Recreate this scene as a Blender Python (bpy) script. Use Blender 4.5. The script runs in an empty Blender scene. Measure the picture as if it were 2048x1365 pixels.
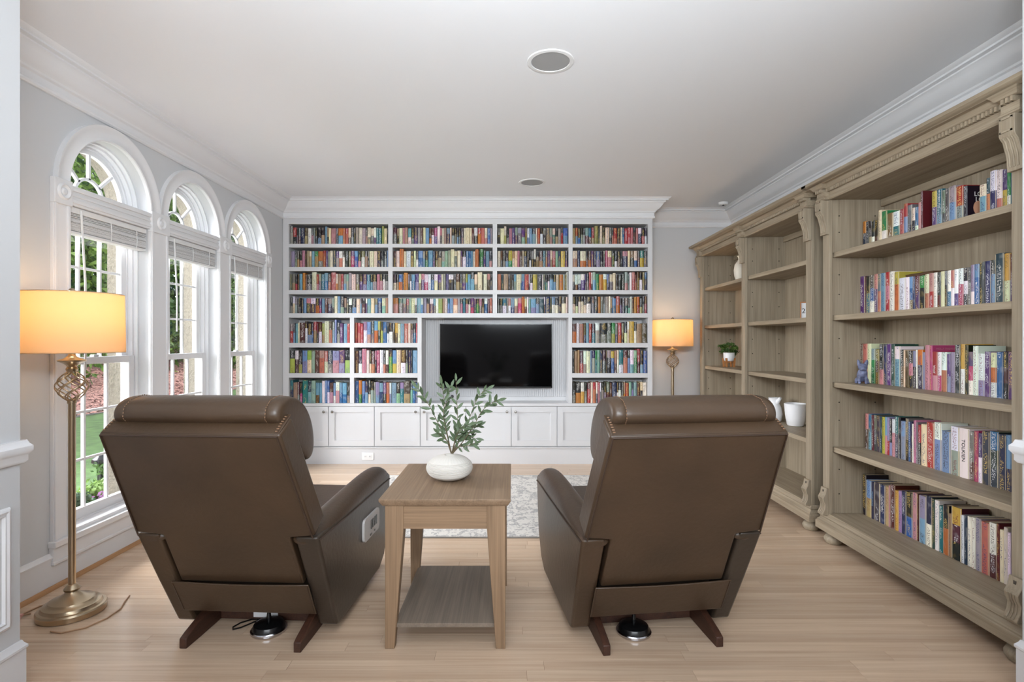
import bpy, bmesh, math, random, re
from mathutils import Vector, Matrix
random.seed(7)
R = math.radians
scene = bpy.context.scene
COL = scene.collection
F, H, CY = 1100.0, 1.235, 682.5          # focal length in pixels, eye height, horizon row (2048 x 1365)

# ------------------------------------------------------------------ camera, world, lights, exposure
cam_d = bpy.data.cameras.new('camera'); cam = bpy.data.objects.new('camera', cam_d); COL.objects.link(cam)
cam.location = (0, 0, H); cam.rotation_euler = (R(90), 0, 0)
cam_d.sensor_width = 36; cam_d.lens = F / 2048 * 36; cam_d.clip_start = 0.05; cam_d.clip_end = 200
scene.camera = cam

world = bpy.data.worlds.new('sky'); scene.world = world; world.use_nodes = True
wn = world.node_tree.nodes; wl = world.node_tree.links
bg = wn['Background']; sky = wn.new('ShaderNodeTexSky')
sky.sky_type = 'NISHITA'; sky.sun_disc = False; sky.sun_elevation = R(48); sky.sun_rotation = R(90); sky.air_density = 1.0; sky.dust_density = 2.0
hs = wn.new('ShaderNodeHueSaturation'); hs.inputs['Saturation'].default_value = 0.45
wl.new(sky.outputs[0], hs.inputs['Color']); wl.new(hs.outputs[0], bg.inputs[0]); bg.inputs[1].default_value = 0.30

def light(name, kind, loc, target, energy, color=(1, 1, 1), size=1, size_y=None, angle=None):
    d = bpy.data.lights.new(name, kind); o = bpy.data.objects.new(name, d); COL.objects.link(o)
    o.location = loc; d.energy = energy; d.color = color
    if kind == 'AREA':
        d.size = size
        if size_y: d.shape = 'RECTANGLE'; d.size_y = size_y
    if kind == 'POINT': d.shadow_soft_size = size
    if angle: d.angle = R(angle)
    o.rotation_euler = (Vector(target) - Vector(loc)).to_track_quat('-Z', 'Y').to_euler()
    return o
light('sun', 'SUN', (10, -3, 14), (-2, 2, 0), 2.2, (1, .95, .86), angle=1.5)
light('great_room_daylight', 'AREA', (0.0, -7.5, 3.6), (0, 4, 1.1), 420, (.91, .96, 1), 8, 2.8)  # added fill lamp behind the camera, no real source modelled there
st_ = light('bounced_strobe', 'AREA', (0.0, 0.05, 1.82), (0.1, 3.0, 3.1), 44, (.86, .94, 1), 1.2, 0.3); st_.data.spread = R(140)
light('open_garden_light', 'AREA', (-6.0, 3.0, 2.95), (0, 3.2, 2.0), 1150, (.96, .98, 1), 5, 3.4)  # added fill lamp outside, brightening the room through the windows

vs = scene.view_settings
vs.view_transform = 'Standard'; vs.look = 'None'; vs.gamma = 1; vs.use_curve_mapping = False; vs.exposure = 0.66

# ------------------------------------------------------------------ helpers
def lin(c):
    r = []
    for v in c[:3]:
        v = v / 255
        r.append(v / 12.92 if v <= .04045 else ((v + .055) / 1.055) ** 2.4)
    return (*r, 1)

def mat(name, col, rough=.6, metal=0, spec=.5, bump=0, bscale=40, vary=0, vscale=3, coat=0):
    m = bpy.data.materials.new(name); m.use_nodes = True
    n, l = m.node_tree.nodes, m.node_tree.links; b = n['Principled BSDF']
    b.inputs['Base Color'].default_value = lin(col); b.inputs['Roughness'].default_value = rough
    b.inputs['Metallic'].default_value = metal; b.inputs['Specular IOR Level'].default_value = spec
    b.inputs['Coat Weight'].default_value = coat
    tc = n.new('ShaderNodeTexCoord')
    if vary:
        t = n.new('ShaderNodeTexNoise'); t.inputs['Scale'].default_value = vscale; t.inputs['Detail'].default_value = 6
        l.new(tc.outputs['Object'], t.inputs['Vector'])
        mx = n.new('ShaderNodeMix'); mx.data_type = 'RGBA'
        d = [max(0, min(255, v * (1 - vary))) for v in col]; e = [max(0, min(255, v * (1 + vary))) for v in col]
        mx.inputs['A'].default_value = lin(d); mx.inputs['B'].default_value = lin(e)
        mr = n.new('ShaderNodeMapRange'); mr.inputs[1].default_value = .3; mr.inputs[2].default_value = .7
        l.new(t.outputs['Fac'], mr.inputs[0]); l.new(mr.outputs[0], mx.inputs['Factor']); l.new(mx.outputs['Result'], b.inputs['Base Color'])
    if bump:
        t2 = n.new('ShaderNodeTexNoise'); t2.inputs['Scale'].default_value = bscale; t2.inputs['Detail'].default_value = 4
        l.new(tc.outputs['Object'], t2.inputs['Vector'])
        bp = n.new('ShaderNodeBump'); bp.inputs['Strength'].default_value = bump; bp.inputs['Distance'].default_value = .01
        l.new(t2.outputs['Fac'], bp.inputs['Height']); l.new(bp.outputs[0], b.inputs['Normal'])
    return m

def wood(name, dark, light_, axis, scale=1.0, rough=.55, contrast=1.0, rnd=0.0):
    """streaky grain running along one axis of the object"""
    m = bpy.data.materials.new(name); m.use_nodes = True
    n, l = m.node_tree.nodes, m.node_tree.links; b = n['Principled BSDF']; b.inputs['Roughness'].default_value = rough
    tc = n.new('ShaderNodeTexCoord'); mp = n.new('ShaderNodeMapping')
    sc = [38 * scale] * 3; sc['XYZ'.index(axis)] = 1.6 * scale
    mp.inputs['Scale'].default_value = sc; l.new(tc.outputs['Object'], mp.inputs[0])
    oi = n.new('ShaderNodeObjectInfo')
    ad = n.new('ShaderNodeVectorMath'); ad.operation = 'ADD'
    ml = n.new('ShaderNodeMath'); ml.operation = 'MULTIPLY'; ml.inputs[1].default_value = 37
    l.new(oi.outputs['Random'], ml.inputs[0]); l.new(mp.outputs[0], ad.inputs[0]); l.new(ml.outputs[0], ad.inputs[1])
    t = n.new('ShaderNodeTexNoise'); t.inputs['Scale'].default_value = 1; t.inputs['Detail'].default_value = 7; t.inputs['Distortion'].default_value = .6
    l.new(ad.outputs[0], t.inputs['Vector'])
    mr = n.new('ShaderNodeMapRange'); mr.inputs[1].default_value = .5 - .25 / contrast; mr.inputs[2].default_value = .5 + .25 / contrast
    m3 = n.new('ShaderNodeMapping'); m3.inputs['Scale'].default_value = [5.5 if q != 'XYZ'.index(axis) else 2.2 for q in range(3)]; l.new(ad.outputs[0], m3.inputs[0])
    t3 = n.new('ShaderNodeTexNoise'); t3.inputs['Scale'].default_value = 1; t3.inputs['Detail'].default_value = 3; l.new(m3.outputs[0], t3.inputs['Vector'])
    av = n.new('ShaderNodeMath'); av.operation = 'MULTIPLY_ADD'; av.inputs[1].default_value = .42; l.new(t3.outputs['Fac'], av.inputs[0])
    a2 = n.new('ShaderNodeMath'); a2.operation = 'MULTIPLY'; a2.inputs[1].default_value = .58; l.new(t.outputs['Fac'], a2.inputs[0]); l.new(a2.outputs[0], av.inputs[2])
    mr.inputs[1].default_value = .5 - .19 / contrast; mr.inputs[2].default_value = .5 + .19 / contrast
    l.new(av.outputs[0], mr.inputs[0])
    mx = n.new('ShaderNodeMix'); mx.data_type = 'RGBA'; mx.inputs['A'].default_value = lin(dark); mx.inputs['B'].default_value = lin(light_)
    l.new(mr.outputs[0], mx.inputs['Factor'])
    out = mx.outputs['Result']
    if rnd:
        hsv = n.new('ShaderNodeHueSaturation'); m2 = n.new('ShaderNodeMapRange')
        m2.inputs[3].default_value = 1 - rnd; m2.inputs[4].default_value = 1 + rnd * .6
        l.new(oi.outputs['Random'], m2.inputs[0]); l.new(m2.outputs[0], hsv.inputs['Value']); l.new(out, hsv.inputs['Color']); out = hsv.outputs[0]
    l.new(out, b.inputs['Base Color'])
    bp = n.new('ShaderNodeBump'); bp.inputs['Strength'].default_value = .12; bp.inputs['Distance'].default_value = .003
    l.new(t.outputs['Fac'], bp.inputs['Height']); l.new(bp.outputs[0], b.inputs['Normal'])
    return m

def tag(o, label=None, cat=None, group=None, kind=None):
    if label: o['label'] = label
    if cat: o['category'] = cat
    if group: o['group'] = group
    if kind: o['kind'] = kind
    return o

def thing(name, label, cat, loc=(0, 0, 0), rz=0, group=None):
    o = bpy.data.objects.new(name, None); COL.objects.link(o); o.location = loc; o.rotation_euler = (0, 0, rz)
    o.empty_display_size = .1
    return tag(o, label, cat, group)

def link(name, me, m=None, parent=None):
    o = bpy.data.objects.new(name, me); COL.objects.link(o)
    if m and not me.materials: me.materials.append(m)
    if parent: o.parent = parent
    return o

def obj(name, bm, m, parent=None, smooth=35, bevel=0, bseg=2, sub=0, shift=None):
    bmesh.ops.recalc_face_normals(bm, faces=bm.faces)
    if shift: bmesh.ops.translate(bm, verts=bm.verts, vec=Vector(shift))
    me = bpy.data.meshes.new(name); bm.to_mesh(me); bm.free()
    if smooth:
        me.shade_smooth()
        if not sub: me.set_sharp_from_angle(angle=R(smooth))
    o = link(name, me, m, parent)
    if bevel:
        md = o.modifiers.new('bevel', 'BEVEL'); md.width = bevel; md.segments = bseg; md.limit_method = 'ANGLE'; md.angle_limit = R(40)
        md.harden_normals = False
    if sub:
        md = o.modifiers.new('sub', 'SUBSURF'); md.levels = md.render_levels = sub
    return o

def struct(name, bm, m, parent=None, **k):
    o = obj(name, bm, m, parent, **k)
    if not parent: o['kind'] = 'structure'
    return o

def NB(): return bmesh.new()

def box(bm, x0, x1, y0, y1, z0, z1):
    v = [bm.verts.new(p) for p in ((x0, y0, z0), (x1, y0, z0), (x1, y1, z0), (x0, y1, z0), (x0, y0, z1), (x1, y0, z1), (x1, y1, z1), (x0, y1, z1))]
    for f in ((3, 2, 1, 0), (4, 5, 6, 7), (0, 1, 5, 4), (1, 2, 6, 5), (2, 3, 7, 6), (3, 0, 4, 7)): bm.faces.new([v[i] for i in f])
    return bm

def B(x0, x1, y0, y1, z0, z1): return box(NB(), x0, x1, y0, y1, z0, z1)

def prism(bm, pts, vec):
    a = [bm.verts.new(p) for p in pts]; vec = Vector(vec)
    b = [bm.verts.new(Vector(p) + vec) for p in pts]; n = len(a)
    bm.faces.new(a); bm.faces.new(b[::-1])
    for i in range(n): bm.faces.new((a[i], b[i], b[(i + 1) % n], a[(i + 1) % n]))
    return bm

def grid(bm, rows, close_u=False, cap=False):
    """rows of points -> quads; close_u joins last column to first"""
    V = [[bm.verts.new(p) for p in r] for r in rows]; m = len(V[0])
    for i in range(len(V) - 1):
        for j in range(m if close_u else m - 1):
            k = (j + 1) % m
            bm.faces.new((V[i][j], V[i][k], V[i + 1][k], V[i + 1][j]))
    if cap: bm.faces.new(V[0][::-1]); bm.faces.new(V[-1])
    return bm

def lathe(bm, prof, seg=24, c=(0, 0, 0), mod=None):
    rows = []
    for r, z in prof:
        row = []
        for k in range(seg):
            a = 2 * math.pi * k / seg; rr = r * (mod(a, z) if mod else 1)
            row.append((c[0] + rr * math.cos(a), c[1] + rr * math.sin(a), c[2] + z))
        rows.append(row)
    return grid(bm, rows, True, True)

def tube(bm, pts, r, seg=8, closed=False):
    pts = [Vector(p) for p in pts]; n = len(pts); rows = []
    up = Vector((0, 0, 1)); prev = None
    for i, p in enumerate(pts):
        t = (pts[(i + 1) % n] - pts[i - 1]) if (closed or 0 < i < n - 1) else (pts[1] - pts[0] if i == 0 else pts[-1] - pts[-2])
        t.normalize()
        a = prev if prev is not None else (up if abs(t.z) < .9 else Vector((1, 0, 0)))
        a = (a - t * a.dot(t))
        if a.length < 1e-6: a = Vector((1, 0, 0)) - t * t.x
        a.normalize(); b = t.cross(a); prev = a
        rr = r[i] if isinstance(r, (list, tuple)) else r
        rows.append([p + rr * (math.cos(2 * math.pi * k / seg) * a + math.sin(2 * math.pi * k / seg) * b) for k in range(seg)])
    if closed:
        rows.append(rows[0]); grid(bm, rows, True); bmesh.ops.remove_doubles(bm, verts=bm.verts, dist=1e-6)
    else: grid(bm, rows, True, True)
    return bm

def sweep(bm, path, prof, mapf, closed=False):
    """path in a plane (a,b); profile (offset to the right of travel, height out of plane); mitred"""
    P = [Vector(p) for p in path]; n = len(P); rows = []
    for i in range(n):
        d = []
        if closed or i > 0: d.append((P[i] - P[i - 1]).normalized())
        if closed or i < n - 1: d.append((P[(i + 1) % n] - P[i]).normalized())
        nr = [Vector((q.y, -q.x)) for q in d]
        s = nr[0] if len(nr) == 1 else (nr[0] + nr[1]).normalized() / max(.3, math.cos(nr[0].angle(nr[1]) / 2))
        rows.append([mapf(*(P[i] + s * o), h) for o, h in prof])
    if closed: rows.append(rows[0])
    grid(bm, rows, True, not closed)
    if closed: bmesh.ops.remove_doubles(bm, verts=bm.verts, dist=1e-6)
    return bm

def plate(outer, holes, thick, mapf):
    """flat sheet with holes, extruded: 2D filled curve turned into a mesh"""
    cu = bpy.data.curves.new('tmp', 'CURVE'); cu.dimensions = '2D'; cu.fill_mode = 'BOTH'; cu.extrude = thick / 2
    for ring in [outer] + holes:
        s = cu.splines.new('POLY'); s.points.add(len(ring) - 1); s.use_cyclic_u = True
        for p, q in zip(s.points, ring): p.co = (q[0], q[1], 0, 1)
    o = bpy.data.objects.new('tmp', cu); COL.objects.link(o)
    dg = bpy.context.evaluated_depsgraph_get(); me = bpy.data.meshes.new_from_object(o.evaluated_get(dg))
    bpy.data.objects.remove(o); bpy.data.curves.remove(cu)
    bm = NB(); bm.from_mesh(me); bpy.data.meshes.remove(me)
    bmesh.ops.remove_doubles(bm, verts=bm.verts, dist=1e-5)
    for v in bm.verts: v.co = Vector(mapf(v.co.x, v.co.y, v.co.z))
    return bm

def arc(cx, cy, r, a0, a1, n): return [(cx + r * math.cos(R(a0 + (a1 - a0) * i / n)), cy + r * math.sin(R(a0 + (a1 - a0) * i / n))) for i in range(n + 1)]

def text_obj(name, text, size, m, parent, M, **k):
    cu = bpy.data.curves.new('tmp', 'FONT'); cu.body = text; cu.size = size; cu.extrude = .0003
    for a, b in k.items(): setattr(cu, a, b)
    o = bpy.data.objects.new('tmp', cu); COL.objects.link(o)
    me = bpy.data.meshes.new_from_object(o.evaluated_get(bpy.context.evaluated_depsgraph_get())); bpy.data.objects.remove(o); bpy.data.curves.remove(cu)
    me.materials.clear(); q = link(name, me, m, parent); q.matrix_local = M
    return q

def dup(o, parent=None):
    c = o.copy(); COL.objects.link(c)
    if parent: c.parent = parent
    return c

# ------------------------------------------------------------------ materials
WALL = mat('wall_paint', (205, 206, 208), .7, bump=.03, bscale=300)
CEIL = mat('ceiling_paint', (236, 237, 240), .8)
TRIM = mat('white_trim_paint', (226, 226, 228), .38)
SHELFW = mat('white_cabinet_paint', (208, 208, 210), .4)
KNOB = mat('brushed_nickel', (180, 176, 170), .25, 1)
BRASS = mat('antique_brass', (188, 170, 144), .28, 1, bump=.02, bscale=200)
CHROME = mat('chrome', (200, 200, 205), .12, 1)
OAKY = wood('grey_oak_lengthwise', (126, 111, 91), (176, 161, 138), 'Y', rnd=.05, contrast=.8)
OAKZ = wood('grey_oak_upright', (124, 110, 91), (176, 162, 140), 'Z', rnd=.05, contrast=.8)
TABX = wood('table_oak_across', (112, 88, 65), (152, 124, 96), 'X', .8)
TABY = wood('table_oak_along', (112, 90, 70), (148, 124, 100), 'Y', .8)
TABZ = wood('table_oak_leg', (110, 86, 63), (154, 126, 98), 'Z', .8)
TABG = wood('table_oak_shelf', (104, 92, 80), (134, 120, 106), 'Y', .8)
FLOORW = wood('pale_oak_floor', (190, 161, 135), (224, 199, 173), 'X', .55, .22, .8, rnd=.10)
SHOE = wood('oak_shoe_mould', (160, 116, 76), (190, 146, 102), 'Y', .6)
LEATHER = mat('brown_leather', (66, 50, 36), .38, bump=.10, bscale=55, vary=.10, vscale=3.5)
LEATHER_SHADED = mat('dark_leather_side', (55, 46, 38), .34, bump=.10, bscale=55, vary=.08, vscale=3)  # darker copy of the leather: shade painted on right arm panels and seat box
STITCH = mat('tan_stitching', (122, 92, 68), .7)
SEAM = mat('leather_piping', (58, 42, 32), .5)
DARKW = wood('walnut_base_wood', (44, 24, 16), (78, 46, 30), 'Y', .8)
BLACK = mat('black_plastic', (14, 14, 15), .25)
SCREEN = mat('screen_glass', (5, 5, 6), .07, spec=.35)
CERAM = mat('white_ceramic', (232, 228, 222), .5)
CERAMG = mat('white_glazed_pot', (240, 240, 242), .3)
STEM = mat('olive_stem', (96, 84, 62), .7)
LEAF = mat('olive_leaf', (78, 94, 68), .55, vary=.25, vscale=30)
STUCCO = mat('beige_stucco', (108, 102, 90), .95, bump=.6, bscale=90, vary=.08, vscale=60)
BLIND = mat('white_blind_slat', (226, 226, 226), .5)
PAPER = mat('page_paper', (214, 200, 172), .9)
PLASTW = mat('white_plastic', (230, 230, 230), .4)
GRILLE = mat('speaker_grille', (160, 160, 160), .8)

GLASS = bpy.data.materials.new('window_glass'); GLASS.use_nodes = True
_n, _l = GLASS.node_tree.nodes, GLASS.node_tree.links; _n.remove(_n['Principled BSDF'])
_t = _n.new('ShaderNodeBsdfTransparent'); _g = _n.new('ShaderNodeBsdfGlossy'); _g.inputs['Roughness'].default_value = .02
_w = _n.new('ShaderNodeLayerWeight'); _f = _n.new('ShaderNodeMath'); _f.operation = 'POWER'; _f.inputs[1].default_value = 5; _l.new(_w.outputs['Facing'], _f.inputs[0])
_k = _n.new('ShaderNodeMath'); _k.operation = 'MULTIPLY_ADD'; _k.inputs[1].default_value = .5; _k.inputs[2].default_value = .02; _l.new(_f.outputs[0], _k.inputs[0]); _x = _n.new('ShaderNodeMixShader')
_l.new(_k.outputs[0], _x.inputs[0]); _l.new(_t.outputs[0], _x.inputs[1]); _l.new(_g.outputs[0], _x.inputs[2]); _l.new(_x.outputs[0], _n['Material Output'].inputs[0])

SHADE = bpy.data.materials.new('linen_lamp_shade'); SHADE.use_nodes = True
_n, _l = SHADE.node_tree.nodes, SHADE.node_tree.links; _n.remove(_n['Principled BSDF'])
_a = _n.new('ShaderNodeBsdfDiffuse'); _a.inputs[0].default_value = lin((236, 222, 200)); _b = _n.new('ShaderNodeBsdfTranslucent'); _b.inputs[0].default_value = lin((250, 226, 190))
_x = _n.new('ShaderNodeMixShader'); _x.inputs[0].default_value = .72
_l.new(_a.outputs[0], _x.inputs[1]); _l.new(_b.outputs[0], _x.inputs[2]); _l.new(_x.outputs[0], _n['Material Output'].inputs[0])

def leafmat(name, a, b):
    m = mat(name, a, .6); n, l = m.node_tree.nodes, m.node_tree.links; p = n['Principled BSDF']
    at = n.new('ShaderNodeVertexColor'); at.layer_name = 'Col'; mx = n.new('ShaderNodeMix'); mx.data_type = 'RGBA'
    mx.inputs['A'].default_value = lin(a); mx.inputs['B'].default_value = lin(b)
    l.new(at.outputs[0], mx.inputs['Factor']); l.new(mx.outputs['Result'], p.inputs['Base Color'])
    tr = n.new('ShaderNodeBsdfTranslucent'); l.new(mx.outputs['Result'], tr.inputs[0]); ms = n.new('ShaderNodeMixShader'); ms.inputs[0].default_value = .35
    l.new(p.outputs[0], ms.inputs[1]); l.new(tr.outputs[0], ms.inputs[2]); l.new(ms.outputs[0], n['Material Output'].inputs[0])
    return m
# ------------------------------------------------------------------ room shell
XL, XR, YB, ZC = -2.30, 2.38, 5.95, 2.645        # left wall, right wall, back wall, ceiling
YF = 5.51                                        # front of the built-in bookcase
XP, XQ, YE = -1.74, 1.805, 1.945                 # passage walls beside the camera and where they end

fl = struct('floor', B(-2.6, 2.7, -4.7, 6.2, -.15, -.004), mat('subfloor_shadow_gap', (120, 88, 60), .7))  # brown base that shows in the joints between boards
# oak boards: each one near the camera, the far ones joined
def board_mesh(L, W):
    bm = B(0, L, 0, W, -.006, 0)
    me = bpy.data.meshes.new('plank'); bmesh.ops.recalc_face_normals(bm, faces=bm.faces); bm.to_mesh(me); bm.free(); me.materials.append(FLOORW); return me
PW = .0635
lens = [.62, .81, .97, 1.18, 1.37]; board = {L: board_mesh(L - .0008, PW - .0009) for L in lens}
rr = random.Random(3); y = 1.30; nb = 0
while y < 2.95:
    x = -2.5 - rr.random() * .9
    while x < 2.4:
        L = rr.choice(lens); lo, hi = -1.05 * y - .35, 1.05 * y + .35
        if x + L > max(lo, -2.5) and x < min(hi, 2.4):
            o = link('plank', board[L], None, fl); o.location = (x, y, 0 + rr.uniform(-.0004, 0)); nb += 1
        x += L
    y += PW
far = NB(); FYS = y
def vplank(bm, x0, x1, y0, y1):
    box(bm, x0, x1, y0, y1, -.006, 0)
while y < 6.0:
    x = -2.5 - rr.random() * .9
    while x < 2.5:
        L = rr.choice(lens); box(far, max(x, -2.5) , min(x + L - .001, 2.5), y, y + PW - .0012, -.006, rr.uniform(-.0005, 0)) if x + L > -2.45 and x < 2.45 else None
        x += L
    y += PW
y = 1.30 - PW
while y > -2.6:
    box(far, -2.4, 2.4, y, y + PW - .001, -.006, 0); y -= PW
# colour differs board by board in the joined part too
ca = far.loops.layers.color.new('Col')
far.faces.ensure_lookup_table()
for i in range(0, len(far.faces), 6):
    c = rr.random()
    for f in far.faces[i:i + 6]:
        for lp in f.loops: lp[ca] = (c, c, c, 1)
FLOORF = wood('pale_oak_floor_far', (190, 161, 135), (224, 199, 173), 'X', .55, .22, .8)
n, l = FLOORF.node_tree.nodes, FLOORF.node_tree.links
at = n.new('ShaderNodeVertexColor'); at.layer_name = 'Col'; hv = n.new('ShaderNodeHueSaturation'); mr = n.new('ShaderNodeMapRange')
mr.inputs[3].default_value = .89; mr.inputs[4].default_value = 1.07
src = n['Principled BSDF'].inputs['Base Color'].links[0].from_socket
l.new(at.outputs[0], mr.inputs[0]); l.new(mr.outputs[0], hv.inputs['Value']); l.new(src, hv.inputs['Color']); l.new(hv.outputs[0], n['Principled BSDF'].inputs['Base Color'])
o = obj('far_planks', far, FLOORF, fl); o['kind'] = 'stuff'

struct('ceiling', B(-2.62, 2.9, -2.4, 6.2, ZC, ZC + .2), CEIL)
struct('wall_back', B(-2.7, 2.6, YB, YB + .15, 0, ZC), WALL)
struct('wall_rear', B(-4, 4, -4.7, -4.6, 0, 2.05), mat('rear_wall_paint', (150, 150, 152), .8))  # unseen wall added to darken screen reflections, left open above for the fill
struct('wall_right', B(XR, XR + .15, 1.8, YB, 0, ZC), WALL)
WC = [3.158, 3.966, 4.777]; HW = .3175; ZS, ZM0, ZM1 = .25, 1.942, 2.045     # window centres, half width, sill, transom bar, spring line
def opening(c, g=0.0):
    return [(c + HW - g, ZS + g), (c + HW - g, ZM1)] + arc(c, ZM1, HW - g, 4, 176, 26) + [(c - HW + g, ZM1), (c - HW + g, ZS + g)]
ww = lambda x: (lambda a, b, h: (x + h, a, b))
struct('wall_left', plate([(1.8, 0), (YB, 0), (YB, ZC), (1.8, ZC)], [opening(c) for c in WC], .14, ww(XL - .07)), WALL)
o = obj('wall_outside', plate([(-3, -.4), (9, -.4), (9, 3.2), (-3, 3.2)], [opening(c, .004) for c in WC], .10, ww(XL - .205)), STUCCO); o['kind'] = 'structure'
for s, x0, x1, nm, st in ((-1, XP - .16, XP, 'wall_passage_left', XL - .1), (1, XQ, XQ + .16, 'wall_passage_right', XR + .1)):
    bm = B(x0, x1, -2.4, YE, 0, ZC)
    box(bm, min(st, x0 if s < 0 else x1), max(st, x0 if s < 0 else x1), YE - .16, YE, 0, ZC)
    struct(nm, bm, WALL)

# crown moulding, one run around the room and over the bookcase
k = .165; cr = [(0, -.185), (.012, -.185), (.020, -.178), (.020, -.168), (.014, -.160), (.014, -.128), (.026, -.122), (.030, -.112), (.040, -.104), (.050, -.098),
      (.066, -.082), (.082, -.060), (.094, -.044), (.104, -.038), (.104, -.030), (.126, -.026), (.126, -.016), (.140, -.010), (.150, 0), (0, 0)]
crown_path = [(XL, YE), (XL, YF), (1.4075, YF), (1.4075, YB), (XR, YB), (XR, YE)]
bm = sweep(NB(), crown_path, cr, lambda a, b, h: (a, b, ZC + h)); struct('trim_1', bm, TRIM, smooth=25)
# baseboards with a moulded cap, oak shoe along the left wall
bb = [(0, 0), (.016, 0), (.016, .150), (.022, .153), (.022, .160), (.012, .168), (.006, .178), (0, .178)]
struct('baseboard_left', sweep(NB(), [(XL, YE), (XL, YF)], bb, lambda a, b, h: (a, b, h)), TRIM)
struct('baseboard_back', sweep(NB(), [(1.42, YB), (XR, YB)], bb, lambda a, b, h: (a, b, h)), TRIM)
struct('baseboard_right', sweep(NB(), [(XR, YB), (XR, YE)], bb, lambda a, b, h: (a, b, h)), TRIM)
sh = [(0, 0), (.018, 0), (.016, .010), (.010, .017), (0, .019)]
struct('trim_2', sweep(NB(), [(XL + .016, YE), (XL + .016, YF)], sh, lambda a, b, h: (a, b, h)), SHOE)
# passage walls: baseboard, chair rail and panel moulding wrap the wall end
pb = [(0, 0), (.012, 0), (.012, .142), (.016, .147), (.016, .155), (.008, .166), (.004, .176), (0, .176)]
rail = [(0, .800), (.010, .803), (.016, .812), (.016, .830), (.020, .836), (.026, .846), (.026, .862), (.018, .872), (.014, .884), (0, .884)]
PL = [(XP, -2.4), (XP, YE), (XL, YE)]; PQ = [(XR, YE), (XQ, YE), (XQ, -2.4)]
# travel so that the room side is on the right
rightside = lambda p: p[::-1]
struct('baseboard_passage_left', sweep(NB(), [(XP, -2.4), (XP, YE), (XL, YE)], pb, lambda a, b, h: (a, b, h)), TRIM)
struct('baseboard_passage_right', sweep(NB(), [(XR, YE), (XQ, YE), (XQ, -2.4)], pb, lambda a, b, h: (a, b, h)), TRIM)
struct('trim_3', sweep(NB(), [(XP, -2.4), (XP, YE), (XL, YE)], rail, lambda a, b, h: (a, b, h)), TRIM)
struct('trim_4', sweep(NB(), [(XR, YE), (XQ, YE), (XQ, -2.4)], rail, lambda a, b, h: (a, b, h)), TRIM)
pm = [(0, 0), (.004, .008), (.012, .012), (.020, .008), (.026, .010), (.030, 0)]
for nm, f in (('trim_5', lambda a, b, h: (XP + h, a, b)), ('trim_6', lambda a, b, h: (XQ - h, a, b))):
    struct(nm, sweep(NB(), [(.9, .24), (.9, .66), (1.905, .66), (1.905, .24)], pm, f, True), TRIM)

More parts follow.
